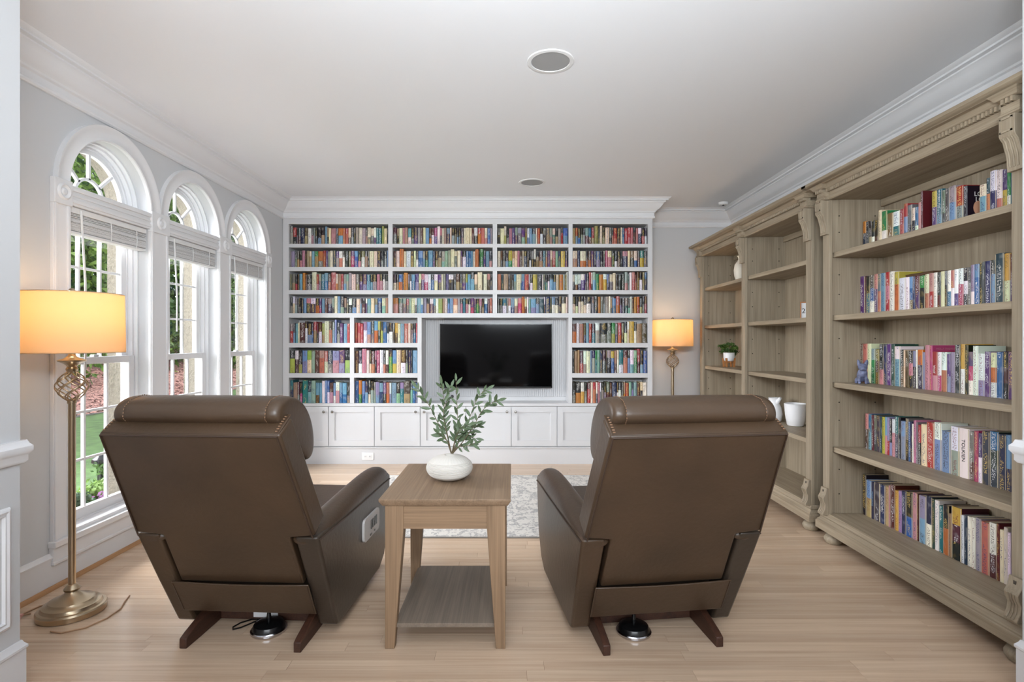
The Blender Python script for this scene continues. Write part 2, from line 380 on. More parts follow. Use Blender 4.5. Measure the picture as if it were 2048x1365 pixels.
# ------------------------------------------------------------------ windows
def wmap(a, b, h): return (XL + h, a, b)
casing = [(0, 0), (0, .020), (.006, .024), (.014, .020), (.040, .018), (.062, .020), (.072, .026), (.086, .028), (.0870, 0)]
def rect2(bm, a0, a1, b0, b1, h0, h1): return box(bm, XL + h0, XL + h1, a0, a1, b0, b1)
PANE = {}
def pane(a0, a1, b0, b1, h, parent):
    key = (round(a1 - a0, 4), round(b1 - b0, 4))
    if key not in PANE:
        me = bpy.data.meshes.new('pane'); w, t = key; bm = B(-.002, .002, 0, w, 0, t); bm.to_mesh(me); bm.free(); me.materials.append(GLASS); PANE[key] = me
    o = link('pane', PANE[key], None, parent); o.location = (XL + h, a0, b0)
for i, c in enumerate(WC):
    win = bpy.data.objects.new(f'window_{i + 1}', None); COL.objects.link(win); win['kind'] = 'structure'
    a0, a1 = c - HW, c + HW
    # arched casing (profile grows outwards from the opening)
    obj('arch_casing', sweep(NB(), arc(c, ZM1, HW, 180, 0, 36), [(-o_, h) for o_, h in casing][::-1], wmap), TRIM, win)
    # transom bar with mouldings
    bm = rect2(NB(), a0, a1, ZM0, ZM1, -.12, .016); rect2(bm, a0, a1, ZM0 + .012, ZM0 + .030, .0, .024); rect2(bm, a0, a1, ZM1 - .030, ZM1 - .008, .0, .026); rect2(bm, a0, a1, ZM0 + .046, ZM0 + .056, .0, .022)
    obj('transom_bar', bm, TRIM, win, bevel=.002)
    # jamb steps inside the opening
    bm = NB()
    for d0, d1, g in ((-.060, -.085, .010), (-.085, -.110, .022), (-.110, -.150, .034)):
        ring = opening(c, 0); inner = [(c + (p[0] - c) * (HW - g) / HW, ZM1 + (p[1] - ZM1) * ((HW - g) / HW if p[1] > ZM1 else 1) if p[1] > ZS + .01 else ZS + g) for p in ring]
        outer = [(c + (p[0] - c) * 1.004, p[1]) for p in ring]
        b2 = plate(outer, [inner], d0 - d1, lambda a, b, h, d=(d0 + d1) / 2: (XL + d + h, a, b))
        me = bpy.data.meshes.new('t'); b2.to_mesh(me); b2.free(); bm.from_mesh(me); bpy.data.meshes.remove(me)
    obj('jamb', bm, TRIM, win, smooth=30)
    bm = rect2(NB(), a0 - .001, a1 + .001, ZS - .03, ZS + .004, -.15, .012); obj('sill', bm, TRIM, win, bevel=.004)
    # fanlight
    r1 = HW - .034; fan = obj('fanlight_sash', sweep(NB(), arc(c, ZM1, r1 - .026, 180, 0, 32), [(0, -.145), (0, -.120), (-.028, -.120), (-.028, -.145)], wmap), TRIM, win)
    bm = NB(); rect2(bm, a0 + .03, a1 - .03, ZM1, ZM1 + .022, -.145, -.118)
    sweep(bm, arc(c, ZM1 + .01, .105, 180, 0, 18), [(-.008, -.140), (-.008, -.124), (.008, -.124), (.008, -.140)], wmap)
    for ang in (45, 90, 135):
        ca_, sa_ = math.cos(R(ang)), math.sin(R(ang)); q = (-sa_ * .008, ca_ * .008)
        p0 = (c + ca_ * .105, ZM1 + .01 + sa_ * .105); p1 = (c + ca_ * (r1 - .02), ZM1 + sa_ * (r1 - .02))
        prism(bm, [wmap(p0[0] + q[0], p0[1] + q[1], -.140), wmap(p1[0] + q[0], p1[1] + q[1], -.140), wmap(p1[0] - q[0], p1[1] - q[1], -.140), wmap(p0[0] - q[0], p0[1] - q[1], -.140)], (.016, 0, 0))
    obj('fan_muntin', bm, TRIM, fan)
    for s0, s1 in ((0, 45), (45, 90), (90, 135), (135, 180)):
        bm = NB(); pts = [wmap(p[0], p[1], -.134) for p in arc(c, ZM1 + .01, .108, s0, s1, 6)] + [wmap(p[0], p[1], -.134) for p in arc(c, ZM1, r1 - .02, s1, s0, 8)]
        prism(bm, pts, (.003, 0, 0)); obj('fan_pane', bm, GLASS, fan)
    bm = NB(); prism(bm, [wmap(p[0], p[1], -.134) for p in arc(c, ZM1 + .01, .1, 0, 180, 14)], (.003, 0, 0)); obj('fan_pane', bm, GLASS, fan)
    # two sashes of nine panes
    for nm, z0, z1, h in (('upper_sash', 1.105, ZM0 - .004, -.148), ('lower_sash', ZS + .004, 1.145, -.112)):
        g = .030 if nm[0] == 'u' else .012; fr = .046
        bm = rect2(NB(), a0 + g + fr, a1 - g - fr, z0, z0 + (.06 if nm[0] == 'l' else .036), h, h + .034); rect2(bm, a0 + g + fr, a1 - g - fr, z1 - .04, z1, h, h + .034)
        rect2(bm, a0 + g, a0 + g + fr, z0, z1, h, h + .034); rect2(bm, a1 - g - fr, a1 - g, z0, z1, h, h + .034)
        sash = obj(nm, bm, TRIM, win, bevel=.003)
        b0, b1 = z0 + (.06 if nm[0] == 'l' else .036), z1 - .04; y0, y1 = a0 + g + fr, a1 - g - fr
        for q in (1, 2):
            obj('muntin', rect2(NB(), y0 + (y1 - y0) * q / 3 - .007, y0 + (y1 - y0) * q / 3 + .007, b0, b1, h + .008, h + .028), TRIM, sash, bevel=.003)
            obj('muntin', rect2(NB(), y0, y1, b0 + (b1 - b0) * q / 3 - .007, b0 + (b1 - b0) * q / 3 + .007, h + .009, h + .027), TRIM, sash, bevel=.003)
        for qa in range(3):
            for qb in range(3):
                pane(y0 + (y1 - y0) * qa / 3 + .008, y0 + (y1 - y0) * (qa + 1) / 3 - .008, b0 + (b1 - b0) * qb / 3 + .008, b0 + (b1 - b0) * (qb + 1) / 3 - .008, h + .017, sash)
    if i != 1:
        obj('sash_lock', rect2(NB(), c - .02, c + .02, 1.145, 1.157, -.110, -.085), TRIM, win, bevel=.003)
# upright casings between and beside the windows, rosettes, stool and apron
edges = [(WC[0] - HW - .105, WC[0] - HW), (WC[0] + HW, WC[1] - HW), (WC[1] + HW, WC[2] - HW), (WC[2] + HW, WC[2] + HW + .105)]
tr = bpy.data.objects.new('trim_7', None); COL.objects.link(tr); tr['kind'] = 'structure'
for e0, e1 in edges:
    bm = rect2(NB(), e0, e1, .236, ZM0 - .012, 0, .018)
    rect2(bm, e0 + .004, e0 + .020, .236, ZM0 - .012, 0, .026); rect2(bm, e1 - .020, e1 - .004, .236, ZM0 - .012, 0, .026)
    obj('pilaster', bm, TRIM, tr, bevel=.002)
    m_ = (e0 + e1) / 2; mm = (ZM0 + ZM1) / 2; w_ = (e1 - e0) / 2 + .004
    ros = obj('rosette', rect2(NB(), m_ - w_, m_ + w_, ZM0 - .014, ZM1 + .012, 0, .030), TRIM, tr, bevel=.003)
    bm = NB(); prof = [(0, .036), (.010, .038), (.016, .036), (.019, .031), (.026, .033), (.033, .040), (.040, .036), (.044, .028)]
    rows = [[(XL + h, m_ + max(r, .0005) * math.cos(2 * math.pi * q / 28), mm + max(r, .0005) * math.sin(2 * math.pi * q / 28)) for q in range(28)] for r, h in prof]
    grid(bm, rows, True, False); obj('rosette_disc', bm, TRIM, ros, smooth=60)
e0, e1 = edges[0][0] - .012, edges[3][1] + .012
obj('apron', rect2(rect2(rect2(NB(), e0, e1, .205, .236, 0, .040), e0 + .006, e1 - .006, .125, .205, 0, .024), e0 + .003, e1 - .003, .118, .135, 0, .030), TRIM, tr, bevel=.003)

# ------------------------------------------------------------------ blinds, raised
where = ['nearest window', 'middle window', 'farthest window']
for i, c in enumerate(WC):
    t = thing('window_blind', f'white slatted blind drawn up at the top of the {where[i]}', 'blind', (XL - .03, c, 1.80), 0, 'raised blinds of the left wall')
    w = HW - .012
    obj('head_rail', B(-.025, .03, -w, w, .108, .140), BLIND, t, bevel=.004)
    obj('bottom_rail', B(-.025, .025, -w, w, 0, .014), BLIND, t, bevel=.003)
    me = None
    zz = [.018 + .0042 * q for q in range(10)] + [.0615 + .0042 * q for q in range(5)] + [.086, .094, .101]
    for q, z in enumerate(zz):
        if me is None:
            s = obj('slat', B(-.025, .025, -w, w, 0, .003), BLIND, t); me = s.data
        else: s = link('slat', me, None, t)
        s.location = (random.uniform(-.002, .002), 0, z); s.rotation_euler = (0, R(random.uniform(-2, 2)), 0)
    for q in (-.7, 0, .7):
        obj('ladder_cord', tube(NB(), [(.028, q * w, .002), (.031, q * w + .003, .05), (.028, q * w, .12)], .0022, 6), BLIND, t)
    wl_ = (.82, .60, .56)[i]
    obj('tilt_wand', tube(NB(), [(.036, -w + .075, .13), (.040, -w + .080 + .02, -.25), (.036, -w + .105, .10 - wl_)], .0055, 8), BLIND, t)

# ------------------------------------------------------------------ garden seen through the windows
def leafmat_apply(): pass
LM = [leafmat('leaf_deep', (22, 44, 22), (70, 104, 46)), leafmat('leaf_bright', (44, 78, 32), (118, 148, 70)), leafmat('leaf_blue_green', (24, 50, 36), (78, 112, 80))]
BARK = mat('tree_bark', (82, 68, 54), .9, bump=.5, bscale=20)
def leaves(n, shape, size, rng, jit=.5):
    """n leaf quads on clumped points of the crown shape (centre, radii)"""
    vs_, fs, cs = [], [], []
    (cx, cy, cz), (rx, ry, rz) = shape
    clumps = []
    for _ in range(max(6, n // 70)):
        while True:
            p = Vector((rng.uniform(-1, 1), rng.uniform(-1, 1), rng.uniform(-1, 1)))
            if .35 < p.length < 1: break
        clumps.append((p, rng.random()))
    for q in range(n):
        p, tint = clumps[q % len(clumps)]
        p = p + Vector((rng.gauss(0, .13), rng.gauss(0, .13), rng.gauss(0, .10)))
        P = Vector((cx + p.x * rx, cy + p.y * ry, cz + p.z * rz))
        a = Vector((rng.uniform(-1, 1), rng.uniform(-1, 1), rng.uniform(-1, 1))).normalized(); b = a.cross(Vector((rng.uniform(-1, 1), rng.uniform(-1, 1), rng.uniform(-1, 1)))).normalized()
        s = size * rng.uniform(.6, 1.3); k_ = len(vs_)
        vs_ += [P - a * s, P + b * s * .45, P + a * s, P - b * s * .45]; fs.append((k_, k_ + 1, k_ + 2, k_ + 3)); v = min(1, max(0, tint + rng.uniform(-.2, .2))); cs.append(v)
    me = bpy.data.meshes.new('foliage'); me.from_pydata(vs_, [], fs)
    ca = me.color_attributes.new('Col', 'FLOAT_COLOR', 'CORNER')
    buf = []
    for v in cs: buf += [v, v, v, 1] * 4
    ca.data.foreach_set('color', buf)
    return me
def ground(x, y):
    return -.22 if x > -8.2 else -.22 + (-8.2 - x) * .19
rng = random.Random(11)
bm = NB()
rows = [[(x, y, ground(x, y)) for y in range(-6, 60, 3)] for x in (-2.56, -4.2, -6, -8.25)]
grid(bm, rows); o = struct('ground_lawn', bm, mat('lawn_grass', (74, 100, 56), .95, bump=.8, bscale=60, vary=.16, vscale=6)); 
bm = NB(); rows = [[(x, y, ground(x, y) + .02 + rng.uniform(0, .05)) for y in [q * .8 for q in range(-6, 70)]] for x in (-8.2, -8.6, -9.4, -10.5, -12, -14, -17, -22, -30)]
grid(bm, rows)
MUL = mat('pine_bark_mulch', (128, 98, 92), .95, bump=1, bscale=14, vary=.45, vscale=22); o = struct('ground_mulch', bm, MUL)
bm = NB(); grid(bm, [[(x, y, -.20) for y in (-4, 0, 3, 8, 20)] for x in (-2.6, -3.3, -4.15)]); struct('ground_gravel', bm, mat('white_gravel_bed', (206, 202, 190), .9, bump=1, bscale=40, vary=.3, vscale=45))
# mulch chips lying proud of the bed, near edge
vs_, fs = [], []
for _ in range(9000):
    x = -8.1 - abs(rng.gauss(0, 2.2)); y = rng.uniform(7, 27); z = ground(x, y) + .06; a = rng.uniform(0, math.pi); s = rng.uniform(.03, .08); w = s * .4
    dx, dy = math.cos(a), math.sin(a); k_ = len(vs_); tz = rng.uniform(-.03, .05)
    vs_ += [(x - dx * s, y - dy * s, z), (x + dy * w, y - dx * w, z + .01), (x + dx * s, y + dy * s, z + tz), (x - dy * w, y + dx * w, z + .02)]; fs.append((k_, k_ + 1, k_ + 2, k_ + 3))
me = bpy.data.meshes.new('mulch_chips'); me.from_pydata(vs_, [], fs); o = link('mulch_chips', me, MUL); tag(o, 'reddish brown bark mulch chips on the garden bank', 'mulch', kind='stuff')
trees = [(-12.0, 15.2, 6.9, 2.1, 0, 'dark green tree seen through the near window'), (-10.4, 12.4, 5.6, 1.7, 1, 'bright green low tree in the near window'),
         (-13.6, 18.0, 8.4, 2.2, 2, 'tall blue-green tree behind the near window arch'), (-11.2, 17.6, 5.4, 1.8, 1, 'bright leafy tree between near and middle windows'),
         (-12.0, 20.2, 8.6, 2.4, 0, 'dark green tree seen through the middle window'), (-10.8, 22.3, 5.6, 1.9, 1, 'light green shrubby tree in the middle window'),
         (-14.2, 25.0, 10, 2.8, 2, 'tall tree behind the middle window'), (-11.6, 24.8, 7.6, 2.3, 0, 'dark green tree seen through the far window'), (-10.6, 20.2, 3.6, 1.3, 1, 'small bright shrub in the far window')]
for (x, y, h, r_, k_, lab) in trees:
    z0 = ground(x, y)
    t = thing('garden_tree', lab, 'tree', (x, y, z0), 0, 'garden trees outside the windows')
    obj('trunk', tube(NB(), [(0, 0, -.2), (.1, .05, h * .3), (-.05, .1, h * .6), (.05, 0, h * .85)], [.16, .12, .08, .03], 8), BARK, t)
    o = link('foliage', leaves(9000, ((0, 0, h * .53), (r_, r_, h * .50)), .105, rng), LM[k_], t)
for x, y, s, k_, cl, lab in ((-3.05, 4.3, .26, 1, 0, 'round green shrub under the near window'), (-3.55, 5.2, .26, 0, 0, 'dark green shrub at the gravel edge'), (-3.0, 3.9, .22, 2, 1, 'small purple flowering plant under the near window'), (-3.1, 5.3, .26, 1, 0, 'green shrub below the middle window')):
    t = thing('garden_shrub', lab, 'shrub', (x, y, -.2), 0)
    obj('stem', tube(NB(), [(0, 0, -.02), (.01, 0, s * .8)], .015, 6), BARK, t)
    link('foliage', leaves(2600, ((0, 0, s * .75), (s * 1.15, s * 1.15, s * .8)), .028, rng), LM[k_], t)
    if cl: link('blossom', leaves(500, ((0, 0, s), (s * 1.1, s * 1.1, s * .6)), .02, rng), leafmat('purple_petal', (120, 70, 120), (176, 128, 172)), t)
t = thing('path_light', 'dark slim garden light post beside the lawn', 'lamp', (-3.75, 5.02, -.2)); obj('post', lathe(NB(), [(.05, 0), (.05, .02), (.03, .03), (.03, .32)], 14), BLACK, t)
obj('cap', lathe(NB(), [(.03, .32), (.075, .33), (.07, .36), (.03, .40), (.005, .41)], 18), BLACK, t)
# ------------------------------------------------------------------ built-in bookcase on the back wall
S = F / YF
def bx(px): return (px - 1024) / S
def bz(py): return H + (CY - py) / S
bi = thing('built_in_bookcase', 'wide white built-in bookcase filling the back wall above panelled cabinets', 'bookcase', (0, YF, 0))
def bi_box(x0, x1, z0, z1, y0=0, y1=.27): return B(bx(x0), bx(x1), y0, y1, bz(z1), bz(z0))
YBK = .27
ROWS = [(448.2, 488), (495.3, 534.3), (542.3, 580.5), (589, 627), (635.7, 686.5), (695.5, 747), (756, 807.3)]
obj('header', bi_box(566, 1305, 436.8, 448.2), SHELFW, bi, bevel=.001)
obj('left_stile', B(XL + .004, bx(577.5), 0, YBK, bz(807.3), bz(448.2)), SHELFW, bi, bevel=.001)
obj('right_stile', bi_box(1296, 1304.8, 448.2, 893, 0, YB - YF - .002), SHELFW, bi, bevel=.001)
for r in range(3): obj('shelf', bi_box(577.5, 1296, ROWS[r][1], ROWS[r + 1][0]), SHELFW, bi, bevel=.001)
obj('shelf', bi_box(577.5, 1296, ROWS[3][1], 635.7), SHELFW, bi, bevel=.001)
for x0, x1, z0, z1 in ((776.4, 785, 448.2, 627), (985.4, 994.2, 448.2, 627), (1137.2, 1145.3, 448.2, 635.7), (699.6, 708, 635.7, 807.3), (834.8, 843.3, 635.7, 807.3), (1137, 1144.4, 635.7, 807.3)):
    obj('divider', bi_box(x0, x1, z0, z1, .0008), SHELFW, bi, bevel=.001)
for r in (4, 5):
    obj('shelf', bi_box(577.5, 834.8, ROWS[r][1], ROWS[r + 1][0], .0016), SHELFW, bi, bevel=.001)
    obj('shelf', bi_box(1144.4, 1296, ROWS[r][1], ROWS[r + 1][0], .0016), SHELFW, bi, bevel=.001)
obj('countertop', B(XL + .004, bx(1304.8), -.004, YBK, bz(813), bz(807.3)), SHELFW, bi, bevel=.003)
obj('back_panel', B(XL + .004, bx(1304), YBK, YBK + .012, bz(813), bz(440)), SHELFW, bi)
bm = NB(); x = bx(843.3)
while x < bx(1137): box(bm, x + .0018, min(x + .0205, bx(1137)), YBK - .010, YBK, bz(807.3), bz(635.7)); x += .0223
o = obj('beadboard', bm, SHELFW, bi); o['kind'] = 'stuff'
obj('tv_niche_mould', bi_box(843.3, 1137, 799, 807.3, YBK - .022, YBK - .010), SHELFW, bi, bevel=.003)
# cabinet carcass, doors, plinth
obj('cabinet_frame', B(XL + .004, bx(1304.8), .022, .42, bz(895), bz(813)), SHELFW, bi)
DX = [565.6, 656.9, 748.6, 840.3, 931.6, 1022.6, 1114, 1205.2, 1296.4]
for i in range(8):
    x0, x1, z0, z1 = bx(max(DX[i], 568)) + .003, bx(DX[i + 1]) - .003, bz(893) , bz(813.8)
    bm = NB(); r_ = .058
    box(bm, x0, x1, 0, .020, z0, z0 + r_); box(bm, x0, x1, 0, .020, z1 - r_, z1); box(bm, x0, x0 + r_, 0, .020, z0 + r_, z1 - r_); box(bm, x1 - r_, x1, 0, .020, z0 + r_, z1 - r_)
    d = obj('door', bm, SHELFW, bi)
    obj('door_panel', B(x0 + r_, x1 - r_, .010, .018, z0 + r_, z1 - r_), SHELFW, d)
    kx = x1 - .040 if i % 2 == 0 else x0 + .040
    bm = NB(); rows = [[(kx + r * math.cos(a), yy, bz(824) + r * math.sin(a)) for a in [2 * math.pi * q / 14 for q in range(14)]] for r, yy in ((.005, 0), (.005, -.014), (.013, -.018), (.014, -.024), (.010, -.029), (.001, -.030))]
    grid(bm, rows, True, True); obj('knob', bm, KNOB, d)
obj('plinth', B(XL + .004, bx(1304.8), .006, .42, 0, bz(895)), SHELFW, bi)
obj('plinth_bead', B(XL + .004, bx(1304.8), -.004, .006, bz(897.5), bz(895)), SHELFW, bi, bevel=.001)
t = thing('wall_outlet', 'white horizontal power outlet in the plinth under the white bookcase', 'outlet', (bx(735.3), YF + .006, bz(913.6)))
obj('cover_plate', B(-.060, .060, -.006, 0, -.038, .038), PLASTW, t, bevel=.003)
for s in (-.021, .021):
    rc = obj('receptacle', B(s - .015, s + .015, -.008, -.005, -.017, .017), PLASTW, t, bevel=.004)
    obj('slot', box(B(s - .006, s - .004, -.0086, -.0078, -.006, .006), s + .004, s + .006, -.0086, -.0078, -.005, .005), BLACK, rc)

# television
YT = 5.672
tv = thing('television', 'flat black television mounted in the niche of the white bookcase', 'television', ((992 - 1024) * YT / F, YT, H + (CY - 712.1) * YT / F))
w, h = 112.4 * YT / F, 64.2 * YT / F
obj('back_shell', B(-w, w, .008, .045, -h, h), BLACK, tv, bevel=.004)
obj('bezel', box(box(box(B(-w, w, 0, .010, h - .008, h), -w, w, 0, .010, -h, -h + .012), -w, -w + .007, 0, .010, -h, h), w - .007, w, 0, .010, -h, h), BLACK, tv)
obj('screen', B(-w + .006, w - .006, .003, .009, -h + .010, h - .006), SCREEN, tv)
obj('wall_mount', B(-.15, .15, .045, YBK - .012 - (YT - YF) + .002, -.12, .12), BLACK, tv)

# ------------------------------------------------------------------ grey oak bookcases along the right wall
SHZ = [1.775, 1.392, .984, .588]; XPOST = 1.93; XBACK = 2.28; ZTOP = 2.216
def oakcase(name, label, y_near, y_far, mids, dent_parts):
    t = thing(name, label, 'bookcase', (0, 0, 0), 0, 'grey oak bookcases along the right wall')
    pw = .068; posts = [(y_near, y_near + pw)] + [(m - pw / 2, m + pw / 2) for m in mids] + [(y_far - pw, y_far)]
    for a, b in posts:
        obj('post', B(XPOST, XPOST + .022, a, b, .10, 2.13), OAKZ, t, bevel=.002)
        obj('side_panel', B(XPOST + .02, XBACK, a + .016, b - .016, .10, 2.13), OAKZ, t)
        m_ = (a + b) / 2; hw = .034
        # upper corbel: block, S curve, flutes
        prof = [(0, 2.092), (-.050, 2.092), (-.050, 2.022), (-.046, 2.012), (-.036, 1.998), (-.030, 1.975), (-.024, 1.955), (-.020, 1.935), (-.018, 1.90), (-.018, 1.885), (0, 1.885)]
        cb = obj('corbel', prism(NB(), [(XPOST + p, m_ - hw, z) for p, z in prof], (0, 2 * hw, 0)), OAKZ, t, bevel=.002)
        for q in (-.5, 0, .5):
            pts = [(XPOST + p - .001, m_ + q * hw, z) for p, z in prof[3:9]]
            obj('flute', tube(NB(), pts, .0042, 6), OAKZ, cb)
        obj('corbel_panel', box(box(box(B(XPOST - .054, XPOST - .05, m_ - .026, m_ + .026, 2.080, 2.086), XPOST - .054, XPOST - .05, m_ - .026, m_ + .026, 2.030, 2.036), XPOST - .054, XPOST - .05, m_ - .026, m_ - .020, 2.03, 2.086), XPOST - .054, XPOST - .05, m_ + .020, m_ + .026, 2.03, 2.086), OAKZ, cb)
        prof = [(0, .335), (-.014, .335), (-.020, .30), (-.034, .275), (-.030, .255), (-.020, .235), (-.024, .205), (-.036, .182), (-.036, .172), (0, .172)]
        cb = obj('foot_corbel', prism(NB(), [(XPOST + p, m_ - .030, z) for p, z in prof], (0, .060, 0)), OAKZ, t, bevel=.002)
        for q in (-.45, 0, .45):
            obj('flute', tube(NB(), [(XPOST + p - .001, m_ + q * .030, z) for p, z in prof[3:8]], .0038, 6), OAKZ, cb)
        obj('inset', B(XPOST - .0185, XPOST - .012, m_ - .006, m_ + .006, .306, .322), mat('dark_inset', (70, 62, 54)) if 'dark_inset' not in bpy.data.materials else bpy.data.materials['dark_inset'], cb)
    obj('back_panel', B(XBACK - .008, XBACK, y_near + .02, y_far - .02, .10, 2.13), OAKZ, t)
    obj('top_board', B(XPOST, XBACK, y_near, y_far, 2.10, 2.13), OAKY, t)
    # frieze with mouldings, breaking forward over each post
    def plan(off_end, x):
        return None
    bm = NB(); box(bm, XPOST - .002, XPOST + .02, y_near, y_far, 2.093, 2.141); box(bm, XPOST - .006, XPOST, y_near, y_far, 2.098, 2.104); box(bm, XPOST - .008, XPOST, y_near, y_far, 2.108, 2.112)
    obj('frieze', bm, OAKY, t, bevel=.001)
    br = .030
    def front_path(x, pad):
        """from far end to near end along the front, breaking out over the posts; room on the right of travel"""
        P = [(XBACK, y_far + pad), (x - br, y_far + pad)]
        ps = posts[::-1]
        for i, (a, b) in enumerate(ps):
            if i > 0: P += [(x, b + pad + .004), (x - br, b + pad + .004)]
            if i < len(ps) - 1: P += [(x - br, a - pad - .004), (x, a - pad - .004)]
        P += [(x - br, y_near - pad), (XBACK, y_near - pad)]
        return P
    cap = [(0, 2.093), (.004, 2.093), (.010, 2.100), (.010, 2.106), (.004, 2.112), (.004, 2.141), (0, 2.141)]
    obj('frieze_cap', sweep(NB(), front_path(XPOST, 0), cap, lambda a, b, h: (a, b, h)), OAKY, t)
    corn = [(0, 2.160), (.008, 2.160), (.014, 2.164), (.018, 2.172), (.026, 2.182), (.032, 2.186), (0, 2.186)]
    obj('cornice', sweep(NB(), front_path(XPOST - .010, .0), corn, lambda a, b, h: (a, b, h)), OAKY, t)
    cap2 = [(0, 2.184), (.062, 2.184), (.066, 2.187), (.074, 2.190), (.082, 2.193), (.088, 2.199), (.088, ZTOP - .003), (.085, ZTOP), (0, ZTOP)]
    obj('cornice_fascia', sweep(NB(), [(XBACK, y_far), (XPOST, y_far), (XPOST, y_near), (XBACK, y_near)], cap2, lambda a, b, h: (a, b, h)), OAKY, t)
    obj('crown_top', B(XPOST + .035, XBACK, y_near, y_far, 2.13, ZTOP - .006), OAKY, t)
    # dentils
    dm = None; dbm = NB(); n = 0; yy = y_near + .006
    while yy < y_far - .012:
        over = any(a - .008 < yy < b - .002 for a, b in posts); x = XPOST - (.002 if not over else .032)
        if dent_parts:
            if dm is None: dm = bpy.data.meshes.new('dentil'); b2 = B(-.020, .030, 0, .0106, 2.141, 2.1605); bmesh.ops.recalc_face_normals(b2, faces=b2.faces); b2.to_mesh(dm); b2.free(); dm.materials.append(OAKY)
            o = link('dentil', dm, None, t); o.location = (x, yy, 0)
        else: box(dbm, x - .020, x + .03, yy, yy + .0106, 2.143, 2.1605)
        yy += .0205
    if not dent_parts: o = obj('dentil_row', dbm, OAKY, t); o['kind'] = 'stuff'
    else: dbm.free()
    # plinth mouldings, deck, bun feet
    pl = [(0, .076), (.030, .076), (.030, .120), (.024, .124), (.024, .130), (.014, .140), (.010, .150), (.014, .156), (.012, .166), (.004, .174), (0, .176)]
    obj('plinth', sweep(NB(), [(XBACK, y_far), (XPOST, y_far), (XPOST, y_near), (XBACK, y_near)], pl, lambda a, b, h: (a, b, h)), OAKY, t)
    obj('base_board', B(XPOST, XBACK, y_near, y_far, .080, .10), OAKY, t)
    for (a, b) in zip([p[1] for p in posts[:-1]], [p[0] for p in posts[1:]]):
        obj('deck', B(XPOST - .002, XBACK, a - .016, b + .016, .10, .183), OAKY, t, bevel=.002)
        for z in SHZ: obj('shelf', B(XPOST + .030, XBACK - .006, a - .016 , b + .016, z - .031, z), OAKY, t, bevel=.002)
        # shelf-pin holes on the far side panel and brace at the top
        bm = NB()
        for z in (.30, .45, .75, .86, 1.13, 1.25, 1.52, 1.64, 1.9, 2.0):
            for x in (XPOST + .07, XBACK - .06): box(bm, x - .003, x + .003, b + .0146, b + .0160, z - .003, z + .003)
        o = obj('pin_hole', bm, BLACK, t); o['kind'] = 'stuff'
        obj('top_rail', B(XBACK - .030, XBACK - .006, a - .01, b + .01, 2.055, 2.10), OAKY, t, bevel=.003)
    for a in (y_near + .06, y_far - .06):
        for x in (XPOST + .030, XBACK - .06):
            obj('bun_foot', lathe(NB(), [(.020, 0), (.040, .004), (.050, .018), (.052, .032), (.044, .048), (.030, .056), (.034, .062), (.040, .068), (.040, .080), (.01, .080)], 22, (x, a, 0)), OAKZ, t)
    return t
YN0, YN1 = 2.058, 3.415; YG0, YG1 = 3.545, 5.648
oakcase('oak_bookcase', 'single-bay grey oak bookcase packed with books, nearest on the right wall', YN0, YN1, [], True)
oakcase('oak_bookcase', 'two-bay grey oak bookcase, nearly empty, in the far right corner', YG0, YG1, [4.592], False)

# ------------------------------------------------------------------ books
PAL = dict(k=(24, 22, 24), K=(62, 64, 72), g=(128, 124, 122), G=(182, 178, 174), w=(232, 229, 226), c=(226, 212, 180), t=(198, 164, 122), b=(98, 62, 42), r=(196, 40, 46),
           R=(98, 28, 36), p=(228, 150, 160), P=(206, 52, 112), o=(232, 132, 48), y=(232, 198, 70), Y=(150, 128, 62), n=(44, 150, 76), N=(32, 84, 74), m=(160, 208, 180),
           u=(44, 108, 180), U=(36, 44, 92), s=(130, 178, 216), q=(26, 126, 142), v=(96, 56, 132), V=(168, 156, 200), l=(190, 204, 96), i=(220, 124, 100))
for _k in PAL:
    _m = sum(PAL[_k]) / 3; PAL[_k] = tuple(int((_m + (v - _m) * .9) * (1 if _k in 'wc' else .84)) for v in PAL[_k])
CNAME = dict(k='black', K='charcoal', g='grey', G='light grey', w='white', c='cream', t='tan', b='brown', r='red', R='maroon', p='pink', P='magenta', o='orange', y='yellow', Y='olive',
             n='green', N='dark green', m='mint', u='blue', U='navy', s='sky blue', q='teal', v='purple', V='lavender', l='lime', i='salmon')
BOOK = bpy.data.materials.new('book_cover'); BOOK.use_nodes = True
n, l = BOOK.node_tree.nodes, BOOK.node_tree.links; b_ = n['Principled BSDF']; b_.inputs['Roughness'].default_value = .42
c1 = n.new('ShaderNodeVertexColor'); c1.layer_name = 'Col'; c2 = n.new('ShaderNodeVertexColor'); c2.layer_name = 'Mark'
uv = n.new('ShaderNodeUVMap'); uv.uv_map = 'UVMap'; sp = n.new('ShaderNodeSeparateXYZ'); l.new(uv.outputs[0], sp.inputs[0])
def mth(op, a, b=None, c=None):
    x = n.new('ShaderNodeMath'); x.operation = op
    for i, v in enumerate((a, b, c)):
        if v is None: continue
        if isinstance(v, (int, float)): x.inputs[i].default_value = v
        else: l.new(v, x.inputs[i])
    return x.outputs[0]
def nz(sx, sy):
    mp = n.new('ShaderNodeMapping'); mp.inputs['Scale'].default_value = (sx, sy, 1); l.new(uv.outputs[0], mp.inputs[0])
    t = n.new('ShaderNodeTexNoise'); t.noise_dimensions = '2D'; t.inputs['Scale'].default_value = 1; t.inputs['Detail'].default_value = 1; l.new(mp.outputs[0], t.inputs['Vector']); return t.outputs['Fac']
inside = mth('MULTIPLY', mth('GREATER_THAN', sp.outputs[0], .26), mth('LESS_THAN', sp.outputs[0], .74))
letters = mth('GREATER_THAN', nz(6, 190), .545); blocks = mth('GREATER_THAN', nz(.6, 11), .48)
mask = mth('MULTIPLY', mth('MULTIPLY', inside, letters), blocks)
